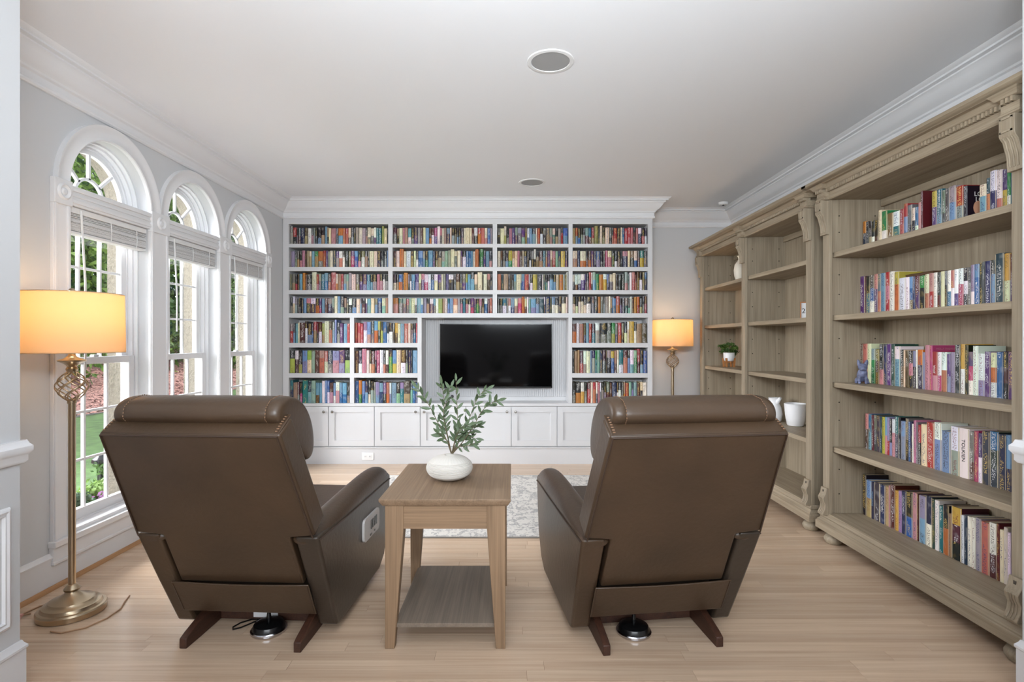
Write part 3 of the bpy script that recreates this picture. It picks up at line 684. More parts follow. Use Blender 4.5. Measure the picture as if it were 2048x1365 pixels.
art = mth('MULTIPLY', mth('GREATER_THAN', sp.outputs[0], -.5), mth('MULTIPLY', mth('SMOOTH_MIN', mth('MULTIPLY', mth('SUBTRACT', nz(1.6, 26), .52), 5), 1, .1), .14))
mk = mth('MAXIMUM', mth('MULTIPLY', mask, .7), mth('MAXIMUM', art, 0))
mx = n.new('ShaderNodeMix'); mx.data_type = 'RGBA'; l.new(mk, mx.inputs['Factor']); l.new(c1.outputs[0], mx.inputs['A']); l.new(c2.outputs[0], mx.inputs['B']); l.new(mx.outputs['Result'], b_.inputs['Base Color'])

def book_faces(t, h, d, zones, rng, pages=True):
    """quads of a book: spine towards -y, bulging slightly; returns verts, faces, face colours, face uvs"""
    V, Fc, C, M_, U = [], [], [], [], []
    bul = min(.006, t * .26); xs = [0, t * .14, t * .5, t * .86, t]; ys = [bul, .3 * bul, 0, .3 * bul, bul]
    cols = [lin([max(0, min(255, v + rng.uniform(-12, 12))) for v in PAL[z]]) for z in zones]
    off = rng.uniform(0, 9)
    cuts = [h]
    if len(zones) == 2: cuts += [h * rng.uniform(.35, .7)]
    elif len(zones) > 2: cuts += [h * (1 - (q + 1) / len(zones)) for q in range(len(zones) - 1)]
    cuts += [0]
    def q(pts, col, mark, uvs):
        k_ = len(V); V.extend(pts); Fc.append(tuple(range(k_, k_ + len(pts)))); C.append(col); M_.append(mark); U.append(uvs)
    for zi in range(len(zones)):
        z1, z0 = cuts[zi], cuts[zi + 1]; col = cols[zi]; lum = col[0] * .3 + col[1] * .6 + col[2] * .1
        mk_ = lin(rng.choice([(235, 232, 225), (228, 196, 110), (225, 225, 230)])) if lum < .22 else lin(rng.choice([(40, 36, 40), (120, 40, 44), (44, 60, 110), (60, 50, 44)]))
        for a in range(4):
            q([(xs[a], ys[a], z0), (xs[a + 1], ys[a + 1], z0), (xs[a + 1], ys[a + 1], z1), (xs[a], ys[a], z1)], col, mk_, [(xs[a] / t, z0 + off), (xs[a + 1] / t, z0 + off), (xs[a + 1] / t, z1 + off), (xs[a] / t, z1 + off)])
    NU = [(-1, 0)] * 4; side = cols[0] if len(zones) < 3 else cols[1]; c_ = .0022 if t > .012 else .0012
    # covers as thin slabs, hollow at the top so the pages sit recessed
    for x0, x1 in ((0, c_), (t - c_, t)):
        q([(x0, bul, 0), (x0, d, 0), (x0, d, h), (x0, bul, h)], side, side, NU); q([(x1, d, 0), (x1, bul, 0), (x1, bul, h), (x1, d, h)], side, side, NU)
        q([(x0, bul, h), (x1, bul, h), (x1, d, h), (x0, d, h)], side, side, NU); q([(x0, d, 0), (x1, d, 0), (x1, d, h), (x0, d, h)], side, side, NU)
    q([(xs[0], ys[0], h), (xs[2], ys[2], h), (xs[4], ys[4], h), (t, bul + c_, h), (0, bul + c_, h)][:4], cols[0], cols[0], NU)
    if pages:
        p = lin((206, 192, 166)); z = h - .003
        q([(c_, bul, z), (t - c_, bul, z), (t - c_, d - .002, z), (c_, d - .002, z)], p, p, NU); q([(c_, d - .002, 0), (t - c_, d - .002, 0), (t - c_, d - .002, z), (c_, d - .002, z)], p, p, NU)
    return V, Fc, C, M_, U
def book_mesh(parts, name):
    V, Fc, C, M_, U = [], [], [], [], []
    for v, f, c, m, u in parts:
        k_ = len(V); V += v; Fc += [tuple(a + k_ for a in q) for q in f]; C += c; M_ += m; U += u
    me = bpy.data.meshes.new(name); me.from_pydata(V, [], Fc)
    ca = me.color_attributes.new('Col', 'FLOAT_COLOR', 'CORNER'); cb = me.color_attributes.new('Mark', 'FLOAT_COLOR', 'CORNER'); uvl = me.uv_layers.new(name='UVMap')
    a, b, u2 = [], [], []
    for f, c, m, u in zip(Fc, C, M_, U):
        for j in range(len(f)): a += list(c); b += list(m); u2 += list(u[j])
    ca.data.foreach_set('color', a); cb.data.foreach_set('color', b); uvl.data.foreach_set('uv', u2)
    me.materials.append(BOOK); return me

ORD = ['', 'first', 'second', 'third', 'fourth', 'fifth', 'sixth', 'seventh', 'eighth', 'ninth', 'tenth', 'eleventh', 'twelfth', 'thirteenth', 'fourteenth', 'fifteenth', 'sixteenth', 'seventeenth', 'eighteenth', 'nineteenth']
def ordw(k_):
    if k_ < 20: return ORD[k_]
    t = {2: 'twent', 3: 'thirt', 4: 'fort'}[k_ // 10]
    return t + 'ieth' if k_ % 10 == 0 else t + 'y-' + ORD[k_ % 10]
BOOKS = []       # dict(pos, rz, t, h, d, zones, label, group, area)

def cols_words(z):
    out = []
    for c in z:
        if CNAME[c] not in out: out.append(CNAME[c])
    return ' and '.join(out[:2])

CELLS = {  # (row, x0, x1): books from left to right; letters are the colours from top to bottom, number the width, + taller, - shorter
 (0, 577.5, 776.4): 'gG5+ rk6 kg3 gb4 U7 bt5 w6 kp4 gG3 kK4 ks6 kt6 s4+ tk3 c4 p8 gk4 os8 i4 ri5 cb5 kg5 gk3 G5 c6 G6 kt3 cg6 cg5 wv4 q4 q5 l4+ c5 k2',
 (0, 785, 985.4): 'Rg6 tk4 c6 p4 t5 sw6 kg5 Uv6 G5 b4 c5 s6 bo4 Rw5 Pv5 w5+ pk3 c4 t4 sU6 c3 kG5 kg4 ks3 kN4 Kg5 c4 c6 c4 R4 wk6 ro6 i6 cp5 u5 G3',
 (0, 994.2, 1137.2): 'gk5 c7 cl4+ kG5 p5 v5 Gv5 Gg7 vm6 gY4 ws4 s5 ks6 c3 ri5 kw5 gk6 gt6 Gt5 cq5 kt5 G5 kr4 us8',
 (0, 1145.3, 1296): 't5 rs4 ku5 kg4 kG4 mR6 qb5 rt5 Y7+ kg3 c4+ kY5 c7 gk5 ki3 ri6 kb6 c3 us4 r6 rp5 p4 kb5 p4 wU6 kr5 Kw4',
 (1, 577.5, 776.4): 'G2 V6 kg4 bt4 kp4 p5 b3 t4 ct4 s5 nt6 og8 r5 v4 G3 c5 U5 vG5 wi6 kw4 k6 Y4 vP6 su6 kp5 Yw6 kt5 gk3 c7 c6 kK6 kg5 kg5 s2',
 (1, 785, 985.4): 'Rb5 c6 o7+ c4 w8 kY5 c4 kw4 su8 Gs4 kn5 s8 Uv4 bY5 kt6 Gm6 m5 G5 c6+ cg5 c6 v3 kw6 u5 u4 s3 c4 o6+ k2 n6+ kv4 s6 kp5',
 (1, 994.2, 1137.2): 'c6 bk4 kG5 ks6 yn7 tc5 c5 p4 b5 c3 kU6 kb4 kw4 Gk5 wk4+ kY6 bt7 q5 gt4 v5 ct4 pr6 m5 Ug5 y8 kv5',
 (1, 1145.3, 1296): 'ct8 U5 co10 kR4 bo5 v5 k4 uV7 k5 gk4 P4 cp7 kN5 kw5 kb5 k4 pU9 c4 Yk7 cu6 kR4 qy7 kg5',
 (2, 577.5, 776.4): 'g3 gt6 kr4 b3 s5 o5+ b3 kg8 c8+ rp4 Gg4 q6 su6+ bi5 i8+ co4 t5 r4 Gs5 mG4 G5+ c7 gY6 kv6 vV7 qs6 ks4 kG7 p5 kp5 kw4 kG5',
 (2, 785, 985.4): 'Kc5 kt4 uo6 K2 o7+ Gk3 kw3 su6 vV6 ct4 pv5 wP6 w5 ku5 wc6 vU6 c3 G4 v5 wk8 kg4 bt6 kg4 gv6 ls3 s5 ks6+ cg5 c8+ k2 c6 pb5 kg3',
 (2, 994.2, 1137.2): 'i7 N5 t9 k4 K3 kg4 sG5 c8 cs2 su6 r8 wk2 kw6 y8 g2 K8 w2 g4 kq5 kw4 ks7 ks5 c5 t2 o7 G4 Y3 w2+',
 (2, 1145.3, 1296): 'ck4 wR6 wU6 wv7 vk3 kg5 ir4+ wR3+ ms6+ n6 o8 wy7 uU5 cg7 c5+ k5 k6 k6 mp6+ N3 w5+ pr6+ Ri3 b5+ kw6+ Y4+ uU4+',
 (3, 577.5, 776.4): 'kg4+ wc4+ gG4 k3 kg3 K4 s5 pK7 wU8 ko6 vP4 s5 b5 GU7 Gk4 c5+ s5+ kG6+ tk4 kg3 wk6 ks7 c6 gs3 kR6 wv3 sm6 c6 gs5 uU7 cm6 t4',
 (3, 785, 985.4): 'op9 qg8 Gg6 rg5 m4 c6 wk4 s7 ws4 V6 kt5 wv7 sb4 w5 l7 t4 c5 qs4 s6 ic8 G5 kp4 q5 kp5 kw4 vP6 vk4 kn5 pg5 kt4 wu6 R4 i4',
 (3, 994.2, 1137.2): 'kg4 kg5 qw7 g3 pw5 sU6 ct6 pP7 o5+ cb4 w3+ m4 sV9 ks6 N8 wU2+ U9+ K3 sw6+ kc6 K5+ bc8+ c3+',
 (3, 1145.3, 1296): 'kc5+ kc5+ kc5+ kc5+ kc5+ Kw8+ k2 gG4+ kK7+ o5+ g5+ kG3+ G7+ w3+ tk3 su7 ro7+ kv4 k5 gN6 km4 w3+ b4 o5+ or5+ kt5 kg4+ Rr4+',
 (4, 577.5, 699.6): 'gr5 Ks3 s4 c3 R8 kw4+ ks7 Uu2 rt5+ Rk3 bw5 lt4 c7+ bi5+ gs4+ s3++ kG5 v5 s6 r4',
 (4, 708, 834.8): 'r4 ri5 r4 Vw6+ sp6+ kg5+ so6+ yk4+ kl4+ u6+ kw3 kw6 gb3 yb5 c4 s6 i6 c4 kg4 ku4 r2',
 (5, 577.5, 699.6): 'kl7 wR5 kl5 sV7 lc6 m5 b6 pi7 ic5 Ug7 Vp9 vV8 kl7',
 (5, 708, 834.8): 'b6 Kw6 p7+ c5 kc3 bi6 pk3 P5 w6 ki4 wR5 kn6+ sy7 c7 bw8 kG4 U5 k2 s8',
 (6, 577.5, 699.6): 'qU5+ t7 Rg4 kP4 q9+ Us6+ m7+ sb6 s4 w5+ su4+ uw4+ Rp6 sw4 wp6 su5 su7 kg5',
 (6, 708, 834.8): 'u6+ on5+ su5+ Us5+ kc4+ km5+ gG3 Vs6 sU6 vk5 io5 wV3 s8 km6 Vq6 bt10+ Nm4 su4 u3',
 (4, 1144.4, 1296): 'bo8 w6 i8 kU4 s6 r5 kq7 wG8 k2 kg12 kg9 nl7 gU5 ro7 gk5 kc6+ wc4+ y9+ kw5+ t10 b9',
 (5, 1144.4, 1296): 'k4 t6 t4 Rr7 wG6 c7 s3 UG6 nq4 m5 U5 Rg6 k2 Gk8 yu6 tb5 cw4 qw8 Ri8 ks5 ws7 mn6 rR6+ ks6 u6',
 (6, 1144.4, 1296): 'kg6 ko9 wy6 kg5 Rr6 c4 ri5 wU3 rp4 wk2 kG5 kg4 gb6 b4 U8 kw3 kw5 kt4 to3 r6 m5 UV3 m6 b6 ck4 w7',
}
BASEH = [.163, .163, .160, .150, .198, .226, .206]
COLN = {577.5: 'far-left', 708: 'inner-left', 785: 'centre-left', 994.2: 'centre-right', 1145.3: 'right-hand', 1144.4: 'right-hand'}
ROWN = ['top row', 'second row', 'third row', 'fourth row', 'upper low shelf', 'middle low shelf', 'bottom shelf']
rb = random.Random(5)
for (r, x0, x1), s in CELLS.items():
    specs = [re.match(r'([a-zA-Z]+)(\d+)(\+*)', q).groups() for q in s.split()]
    tot = sum(int(q[1]) for q in specs); W = bx(x1) - bx(x0) - .010; x = bx(x0) + .004; top = bz(ROWS[r][0]) - .006; z0 = bz(ROWS[r][1])
    for k_, (zn, wd, pl) in enumerate(specs):
        t = W * int(wd) / tot; h = BASEH[r] * (1 + rb.uniform(-.03, .03)) + .018 * len(pl); h = min(h, top - z0)
        lab = f"{cols_words(zn)} book, {ordw(k_ + 1)} from left, {COLN[x0]} {ROWN[r]}, white bookcase"
        BOOKS.append(dict(pos=(x, YF + .016 + rb.uniform(0, .010), z0 + .0006), rz=0, t=t - .0022, h=h, d=rb.uniform(.11, .14) if r < 4 else rb.uniform(.15, .19), zones=zn,
                          lab=lab, grp='books on the white built-in bookcase', area=t * S * h * S, sub=None)); x += t

XBK = 2.13                                         # plane of the spines on the near oak bookcase
def crop_list(ox, oy, sc, s):
    out = []
    for q in s.split():
        a, b, c = q.split(','); out.append((ox + float(a) / sc, oy + float(b) / sc, c))
    return out
NEAR = [
 crop_list(1710, 310, 6.206, '90,830,oU 130,830,k 165,825,kt 200,820,kw 235,815,kb 283,690,c 322,700,nw 392,725,Y 462,705,wq 548,675,ri 598,608,rs 642,625,gk 700,660,ck 737,650,uw 780,590,p 812,450,R 836,0,. 945,455,yv 1005,430,qs 1075,440,gK 1112,420,K 1155,390,Gs 1242,390,rG 1338,390,k 1385,0,. 1535,370,cs 1625,290,No 1665,200,wU 1745,190,wi 1820,185,vy 1880,150,nw 1925,165,u 1990,0,.'),
 crop_list(1700, 530, 12.05, '185,285,v 345,275,R 372,280,kq 465,250,kuw 570,225,pv 655,220,gi 725,200,s 840,180,rpr 940,165,w 1050,175,yo 1165,320,w 1325,300,w 1415,290,suY 1500,285,U 1550,265,Rv 1660,265,nk 1790,230,ci 1885,205,pr')
 + crop_list(1860, 490, 9.75, '60,545,w 130,540,kR 195,520,c 278,515,gk 325,505,wu 395,500,iw 460,480,wv 535,465,wP 635,450,kwk 735,440,kg 785,395,Vw 850,380,su 950,355,k 1020,330,K 1055,320,U 1175,300,ks 1255,170,N 1430,170,yc 1545,175,Rv 1660,0,.'),
 crop_list(1700, 670, 11.376, '215,205,b 275,205,i 385,205,c 465,320,mn 560,330,YbY 650,215,kp 750,225,U 820,210,v 925,215,N 1000,265,ws 1130,340,kb 1215,345,c 1245,360,b 1320,370,kpk 1415,370,Vk 1495,345,w 1522,340,oK 1645,400,V 1690,240,p 1800,250,P')
 + crop_list(1860, 670, 9.75, '35,330,rp 135,340,wP 205,345,wi 320,380,vV 385,340,V 470,200,K 580,185,yw 670,205,k 735,335,vPw 820,220,w 920,370,wV 1050,330,v 1165,350,cow 1280,340,u 1410,340,kRk 1505,335,v 1640,0,.'),
 crop_list(1720, 820, 10.5, '100,85,pb 165,90,us 230,110,R 285,115,gK 335,130,K 410,135,U 450,155,y 515,155,sp 560,165,Vr 605,195,kV 660,200,wp 720,150,qK 800,165,k 845,245,sV 945,190,gk 1010,255,u 1050,265,U 1090,300,w 1115,225,p 1170,270,g 1210,320,rk 1270,310,c 1385,270,r 1540,275,ws')
 + crop_list(1870, 830, 8.53, '95,285,s 255,205,wG 400,235,w 570,290,gb 655,280,P 730,320,vw 790,290,K 920,290,uKK 1070,340,U 1200,350,sU 1290,352,U 1360,0,.'),
 crop_list(1715, 945, 10.11, '90,50,k 165,165,st 270,205,U 330,210,K 440,260,U 550,290,t 625,270,p 650,255,R 750,375,y 820,380,V 880,390,U 965,410,ku 1100,420,p 1200,440,R 1230,480,Vs 1370,490,Uw 1500,540,K 1550,570,w')
 + crop_list(1870, 980, 7.18, '50,235,q 105,225,ko 190,345,t 225,255,yRk 370,370,w 410,380,U 455,390,w 520,400,w 570,410,G 650,470,i 765,480,wR 880,490,R 920,580,c 980,545,c 1035,620,w 1080,570,kv 1160,0,.'),
]
SHELFN = ['top shelf', 'second shelf', 'third shelf', 'fourth shelf', 'bottom shelf']
DK = [1.775, 1.392, .984, .588, .183]
TITLES = {(0, 1338): ('side', 'LOVE\nLOU', .030, 'w'), (2, 35): ('spine', 'Wolf', .020, 'w'), (2, 1800): ('sidetop', 'HOLLY MADISON', .0135, 'p'), (3, 400): ('spine', 'TOLKIEN', .026, 'k'), (4, 270): ('spine', 'MORNING', .018, 's')}
for r, row in enumerate(NEAR):
    k_ = 0
    for (xa, ya, zn), (xb, _, _) in zip(row[:-1], row[1:]):
        if zn == '.': continue
        k_ += 1
        Da = XBK * F / (xa - 1024); Db = XBK * F / (xb - 1024); t = Da - Db
        h = H + (CY - ya) * (Da + Db) / 2 / F - DK[r]
        top = (DK[r - 1] - .035 if r else 2.09) - DK[r]
        if not .08 < h < top: print('BOOK HEIGHT', r, k_, round(h, 3)); h = max(.10, min(h, top - .004))
        thick = 'thick ' if t > .034 else 'slim ' if t < .016 else ''
        lab = f"{thick}{cols_words(zn)} book, {ordw(k_)} from left, {SHELFN[r]}, near oak bookcase"
        BOOKS.append(dict(pos=(XBK, Da, DK[r] + .0006), rz=-90, t=t - .0012, h=h, d=min(.138, .105 + h * .14 + rb.uniform(-.006, .006)), zones=zn, lab=lab, grp='books on the near oak bookcase', area=(xb - xa) * h * F / Da, sub=(r, xa)))
BOOKS.sort(key=lambda b: -b['area'])
NSEP = 300
def place(b, M):
    pass
TM = {}
def title(bk, b, how, text, size, col):
    m = mat('title_ink_' + col, PAL[col], .5) if ('title_ink_' + col) not in bpy.data.materials else bpy.data.materials['title_ink_' + col]
    if how == 'spine': M = Matrix(((0, 1, 0, b['t'] / 2), (0, 0, -1, -.0008), (-1, 0, 0, b['h'] * .55), (0, 0, 0, 1)))
    else: M = Matrix(((0, 0, 1, b['t'] + .0008), (1, 0, 0, b['d'] * .56), (0, 1, 0, b['h'] - .016 if how == 'sidetop' else b['h'] * .72), (0, 0, 0, 1)))
    text_obj('title', text, size, m, bk, M, align_x='CENTER', align_y='CENTER', space_line=.85)
rest = []
for i, b in enumerate(BOOKS):
    fc = book_faces(b['t'], b['h'], b['d'], b['zones'], rb, pages=True)
    if b['sub'] and any(b['sub'][0] == r_ and h_ == 'spine' and abs(b['sub'][1] - px_) < .01 for r_, px_, h_ in ((2, 1860 + 35 / 9.75, 'spine'), (3, 1870 + 400 / 8.53, 'spine'), (4, 1715 + 270 / 10.11, 'spine'))):
        fc = (*fc[:4], [[(-1, 0)] * 4] * len(fc[4]))
    if i < NSEP or b['sub'] and b['area'] > 9999:
        near = b['sub'] is not None
        if near:
            V, Fc, C, M_, U = fc
            o = link('book', book_mesh([(V, Fc[:-2], C[:-2], M_[:-2], U[:-2])], 'book'), None)
            bm = B(.0022, b['t'] - .0022, .003, b['d'] - .002, .0005, b['h'] - .003)
            if b['t'] > .008: obj('page_block', bm, PAPER, o, smooth=0)
            else: bm.free()
            for key, (how, text, size, col) in TITLES.items():
                ox, sc = {(0, 1338): (1710, 6.206), (2, 35): (1860, 9.75), (2, 1800): (1700, 11.376), (3, 400): (1870, 8.53), (4, 270): (1715, 10.11)}[key]
                if b['sub'][0] == key[0] and abs(b['sub'][1] - (ox + key[1] / sc)) < .01: title(o, b, how, text, min(size, b['t'] * 1.1) if how == 'spine' else size, col)
            if b['sub'][0] == 0 and abs(b['sub'][1] - (1710 + 1338 / 6.206)) < .01:
                pts = [(b['t'] + .0006, b['d'] * .42 + .022 * math.cos(q * math.pi / 8), .085 + .032 * math.sin(q * math.pi / 8)) for q in range(16)]
                obj('cover_portrait', prism(NB(), pts, (.0006, 0, 0)), mat('portrait_tone', (200, 148, 120), .5), o)
            if b['sub'][0] == 4 and b['zones'] == 'wR': pass
        else: o = link('book', book_mesh([fc], 'book'), None)
        o.location = b['pos']; o.rotation_euler = (0, 0, R(b['rz'])); tag(o, b['lab'], 'book', b['grp'])
    else:
        M = Matrix.Translation(b['pos']) @ Matrix.Rotation(R(b['rz']), 4, 'Z')
        rest.append(([tuple(M @ Vector(v)) for v in fc[0]], *fc[1:]))
o = link('small_books', book_mesh(rest, 'small_books'), None)
tag(o, 'many small books filling the upper rows of the white built-in bookcase', 'books', kind='stuff')
t = thing('lying_book', 'brown book lying flat on the books of the near oak second shelf', 'book', (2.215, 2.93, 1.392 + .192)); obj('cover', box(B(-.05, .05, -.10, .10, 0, .002), -.05, .05, -.10, .10, .012, .014), mat('brown_cover', (92, 66, 44), .5), t, bevel=.001); obj('page_block', B(-.047, .048, -.098, .098, .002, .012), bpy.data.materials['brown_cover'], t)

# ------------------------------------------------------------------ ornaments
def blob(name, shapes, m, parent, vox=.004):
    """ellipsoids fused by a voxel remesh: (centre, radii, rotation about x)"""
    bm = NB()
    for c, r, rot in shapes:
        M = Matrix.Translation(c) @ Matrix.Rotation(R(rot), 4, 'Y') @ Matrix.Diagonal((*r, 1)); bmesh.ops.create_uvsphere(bm, u_segments=20, v_segments=14, radius=1, matrix=M)
    o = obj(name, bm, m, parent); md = o.modifiers.new('fuse', 'REMESH'); md.mode = 'VOXEL'; md.voxel_size = vox; md.use_smooth_shade = True
    sm = o.modifiers.new('soft', 'SMOOTH'); sm.iterations = 3; return o
DOGM = mat('slate_blue_resin', (104, 110, 138), .45, bump=.35, bscale=90, vary=.22, vscale=40)
dog = thing('dog_figurine', 'slate-blue sitting bulldog figurine beside the third-shelf books of the near bookcase', 'figurine', (2.060, 3.235, .984 + .0006), R(-115))
blob('body', [((-.010, 0, .048), (.030, .027, .040), 20), ((.010, 0, .060), (.024, .026, .030), 0), ((.018, .017, .028), (.008, .008, .030), 0), ((.018, -.017, .028), (.008, .008, .030), 0), ((.024, .017, .006), (.012, .009, .007), 0), ((.024, -.017, .006), (.012, .009, .007), 0),
               ((-.020, .024, .016), (.020, .012, .018), 0), ((-.020, -.024, .016), (.020, .012, .018), 0), ((-.002, .030, .006), (.014, .008, .007), 0), ((-.002, -.030, .006), (.014, .008, .007), 0)], DOGM, dog, .0028)
hd = blob('head', [((.018, 0, .098), (.022, .025, .022), 0), ((.034, 0, .090), (.014, .018, .012), 0), ((.038, .009, .084), (.008, .010, .008), 0), ((.038, -.009, .084), (.008, .010, .008), 0)], DOGM, dog, .0026)
for s in (1, -1):
    e = obj('ear', lathe(NB(), [(.011, -.008), (.010, .004), (.007, .018), (.002, .026)], 12), DOGM, hd); e.location = (.012, s * .017, .116); e.rotation_euler = (R(-s * 14), 0, 0)
def pot(nm, lab, cat, loc, prof, m, seg=28, part='body'):
    t = thing(nm, lab, cat, loc); obj(part, lathe(NB(), prof, seg), m, t, smooth=60); return t
pot('vase', 'cream narrow-necked vase on the top shelf of the far oak bookcase', 'vase', (2.13, 5.12, 1.775 + .0006), [(.034, 0), (.040, .01), (.058, .07), (.062, .12), (.054, .17), (.030, .205), (.022, .22), (.024, .240), (.034, .252), (.030, .254), (.018, .235), (.004, .2)], mat('cream_glaze', (238, 230, 214), .35))
pot('planter_pot', 'plain white tapered pot on a low shelf of the far oak bookcase', 'pot', (2.165, 4.20, .588 + .0006), [(.052, 0), (.060, .006), (.072, .08), (.080, .168), (.074, .170), (.066, .08), (.055, .012), (.004, .012)], CERAMG)
t = thing('pitcher', 'white spouted pitcher beside the plain white pot, behind the right recliner', 'pitcher', (2.11, 4.43, .588 + .0006), R(20))
obj('body', lathe(NB(), [(.045, 0), (.056, .01), (.064, .06), (.056, .11), (.038, .15), (.034, .175), (.044, .19), (.040, .19), (.028, .17), (.004, .15)], 26), CERAMG, t, smooth=60)
obj('handle', tube(NB(), [(0, .036, .17), (0, .075, .165), (0, .088, .13), (0, .075, .08), (0, .054, .06)], .007, 8), CERAMG, t); obj('spout', tube(NB(), [(0, -.03, .15), (0, -.05, .175), (0, -.066, .195)], [.016, .014, .010], 10), CERAMG, t)
t = thing('potted_plant', 'small leafy plant in a white pot on a wooden stand', 'plant', (2.10, 5.32, .984 + .0006))
st = TABZ
for q in range(4):
    a = R(45 + 90 * q); obj('stand_leg', prism(NB(), [(.050 * math.cos(a) - .008, .050 * math.sin(a), 0), (.050 * math.cos(a) + .008, .050 * math.sin(a), 0), (.056 * math.cos(a) + .009, .056 * math.sin(a), .085), (.056 * math.cos(a) - .009, .056 * math.sin(a), .085)], (0, .012, 0)), mat('stand_wood', (176, 116, 64), .5) if 'stand_wood' not in bpy.data.materials else bpy.data.materials['stand_wood'], t)
obj('stand_cross', box(B(-.042, .042, -.006, .006, .040, .054), -.006, .006, -.042, .042, .040, .054), bpy.data.materials['stand_wood'], t)
obj('pot', lathe(NB(), [(.034, .054), (.046, .062), (.052, .09), (.053, .138), (.048, .138), (.044, .12), (.004, .118)], 24), CERAMG, t, smooth=60)
o = link('foliage', leaves(1300, ((0, 0, .172), (.095, .095, .055)), .013, random.Random(4)), LM[1], t)
for q in range(7): a = q * .9; obj('stem', tube(NB(), [(0, 0, .118), (.03 * math.cos(a), .03 * math.sin(a), .15), (.07 * math.cos(a), .07 * math.sin(a), .175)], .0016, 5), STEM, t)
t = thing('picture_frame', 'small wooden frame with a black numeral 2 on the far oak bookcase', 'frame', (2.155, 4.115, 1.392 + .0006), R(-38))
obj('frame', box(box(box(B(0, .10, 0, .022, 0, .008), 0, .10, 0, .022, .127, .135), 0, .008, 0, .022, .008, .127), .092, .10, 0, .022, .008, .127), bpy.data.materials['stand_wood'], t)
c_ = obj('card', B(.008, .092, .006, .014, .008, .127), CERAMG, t)
text_obj('numeral', '2', .052, BLACK, t, Matrix(((1, 0, 0, .010), (0, 0, -1, .0055), (0, 1, 0, .05), (0, 0, 0, 1))))

# ------------------------------------------------------------------ rug
rx0, rx1, ry0, ry1 = -1.28, 1.22, 3.45, 5.02
RUG = bpy.data.materials.new('distressed_rug'); RUG.use_nodes = True
n, l = RUG.node_tree.nodes, RUG.node_tree.links; b_ = n['Principled BSDF']; b_.inputs['Roughness'].default_value = .95
tc = n.new('ShaderNodeTexCoord')
def nzr(scale, det, dist=0):
    t = n.new('ShaderNodeTexNoise'); t.inputs['Scale'].default_value = scale; t.inputs['Detail'].default_value = det; t.inputs['Distortion'].default_value = dist; l.new(tc.outputs['Object'], t.inputs['Vector']); return t.outputs['Fac']
vo = n.new('ShaderNodeTexVoronoi'); vo.inputs['Scale'].default_value = 7; vo.feature = 'DISTANCE_TO_EDGE'; l.new(tc.outputs['Object'], vo.inputs['Vector'])
vr = mth('LESS_THAN', vo.outputs['Distance'], .09); m1 = mth('MULTIPLY', vr, mth('GREATER_THAN', nzr(26, 6, 1.5), .50)); m2 = mth('GREATER_THAN', nzr(16, 8, 2.2), .57)
mk = mth('MULTIPLY', mth('MAXIMUM', m1, m2), mth('ADD', mth('MULTIPLY', nzr(90, 4), .9), .05))
mx = n.new('ShaderNodeMix'); mx.data_type = 'RGBA'; mx.inputs['A'].default_value = lin((212, 208, 202)); mx.inputs['B'].default_value = lin((112, 112, 118)); l.new(mk, mx.inputs['Factor']); l.new(mx.outputs['Result'], b_.inputs['Base Color'])
bp = n.new('ShaderNodeBump'); bp.inputs['Strength'].default_value = .4; bp.inputs['Distance'].default_value = .003; l.new(nzr(320, 2), bp.inputs['Height']); l.new(bp.outputs[0], b_.inputs['Normal'])
t = thing('area_rug', 'pale grey distressed-pattern rug on the floor before the white bookcase', 'rug')
obj('pile', B(rx0, rx1, ry0, ry1, .001, .009), RUG, t, bevel=.003)
obj('binding', box(box(box(B(rx0 - .006, rx1 + .006, ry0 - .008, ry0, .0005, .008), rx0 - .006, rx1 + .006, ry1, ry1 + .008, .0005, .008), rx0 - .008, rx0, ry0, ry1, .0005, .008), rx1, rx1 + .008, ry0, ry1, .0005, .008), mat('rug_binding', (150, 146, 142), .9), t)

# ------------------------------------------------------------------ side table
tb = thing('side_table', 'square oak side table with a lower shelf between the two recliners', 'table', (-.268, 2.50, 0))
hw, y0, y1 = .263, -.314, .323
bm = NB(); ring = [(-hw, y0), (hw, y0), (hw, y1), (-hw, y1)]
rows = [[(x * s, yy * s, z) for x, yy in ring] for s, z in ((1, .605), (1, .596), (.955, .575))]
grid(bm, rows, True, True); obj('tabletop', bm, TABY, tb, bevel=.0015)
for sx in (-1, 1):
    for sy, yo in ((-1, y0 + .018), (1, y1 - .018)):
        xo = sx * .2415; a = xo - sx * .074; b = xo - sx * .038; d = sy * -1
        bm = NB()
        top = [(xo, yo), (a, yo), (a, yo + d * .060), (xo, yo + d * .060)]; bot = [(xo, yo), (b, yo), (b, yo + d * .036), (xo, yo + d * .036)]
        grid(bm, [[(p[0], p[1], .576) for p in top], [(p[0], p[1], .478) for p in top], [(p[0], p[1], 0) for p in bot]], True, True); obj('leg', bm, TABZ, tb, bevel=.002)
for nm, bb_ in (('apron', B(-.172, .172, y0 + .024, y0 + .042, .480, .576)), ('apron', B(-.172, .172, y1 - .042, y1 - .024, .480, .576))): obj(nm, bb_, TABX, tb)
for s in (-1, 1): obj('apron', B(s * .235 - .009, s * .235 + .009, y0 + .07, y1 - .07, .480, .576) if s < 0 else B(.217, .235, y0 + .07, y1 - .07, .480, .576), TABY, tb)
obj('lower_shelf', B(-.205, .205, y0 + .034, y1 - .034, .078, .095), TABG, tb, bevel=.001)

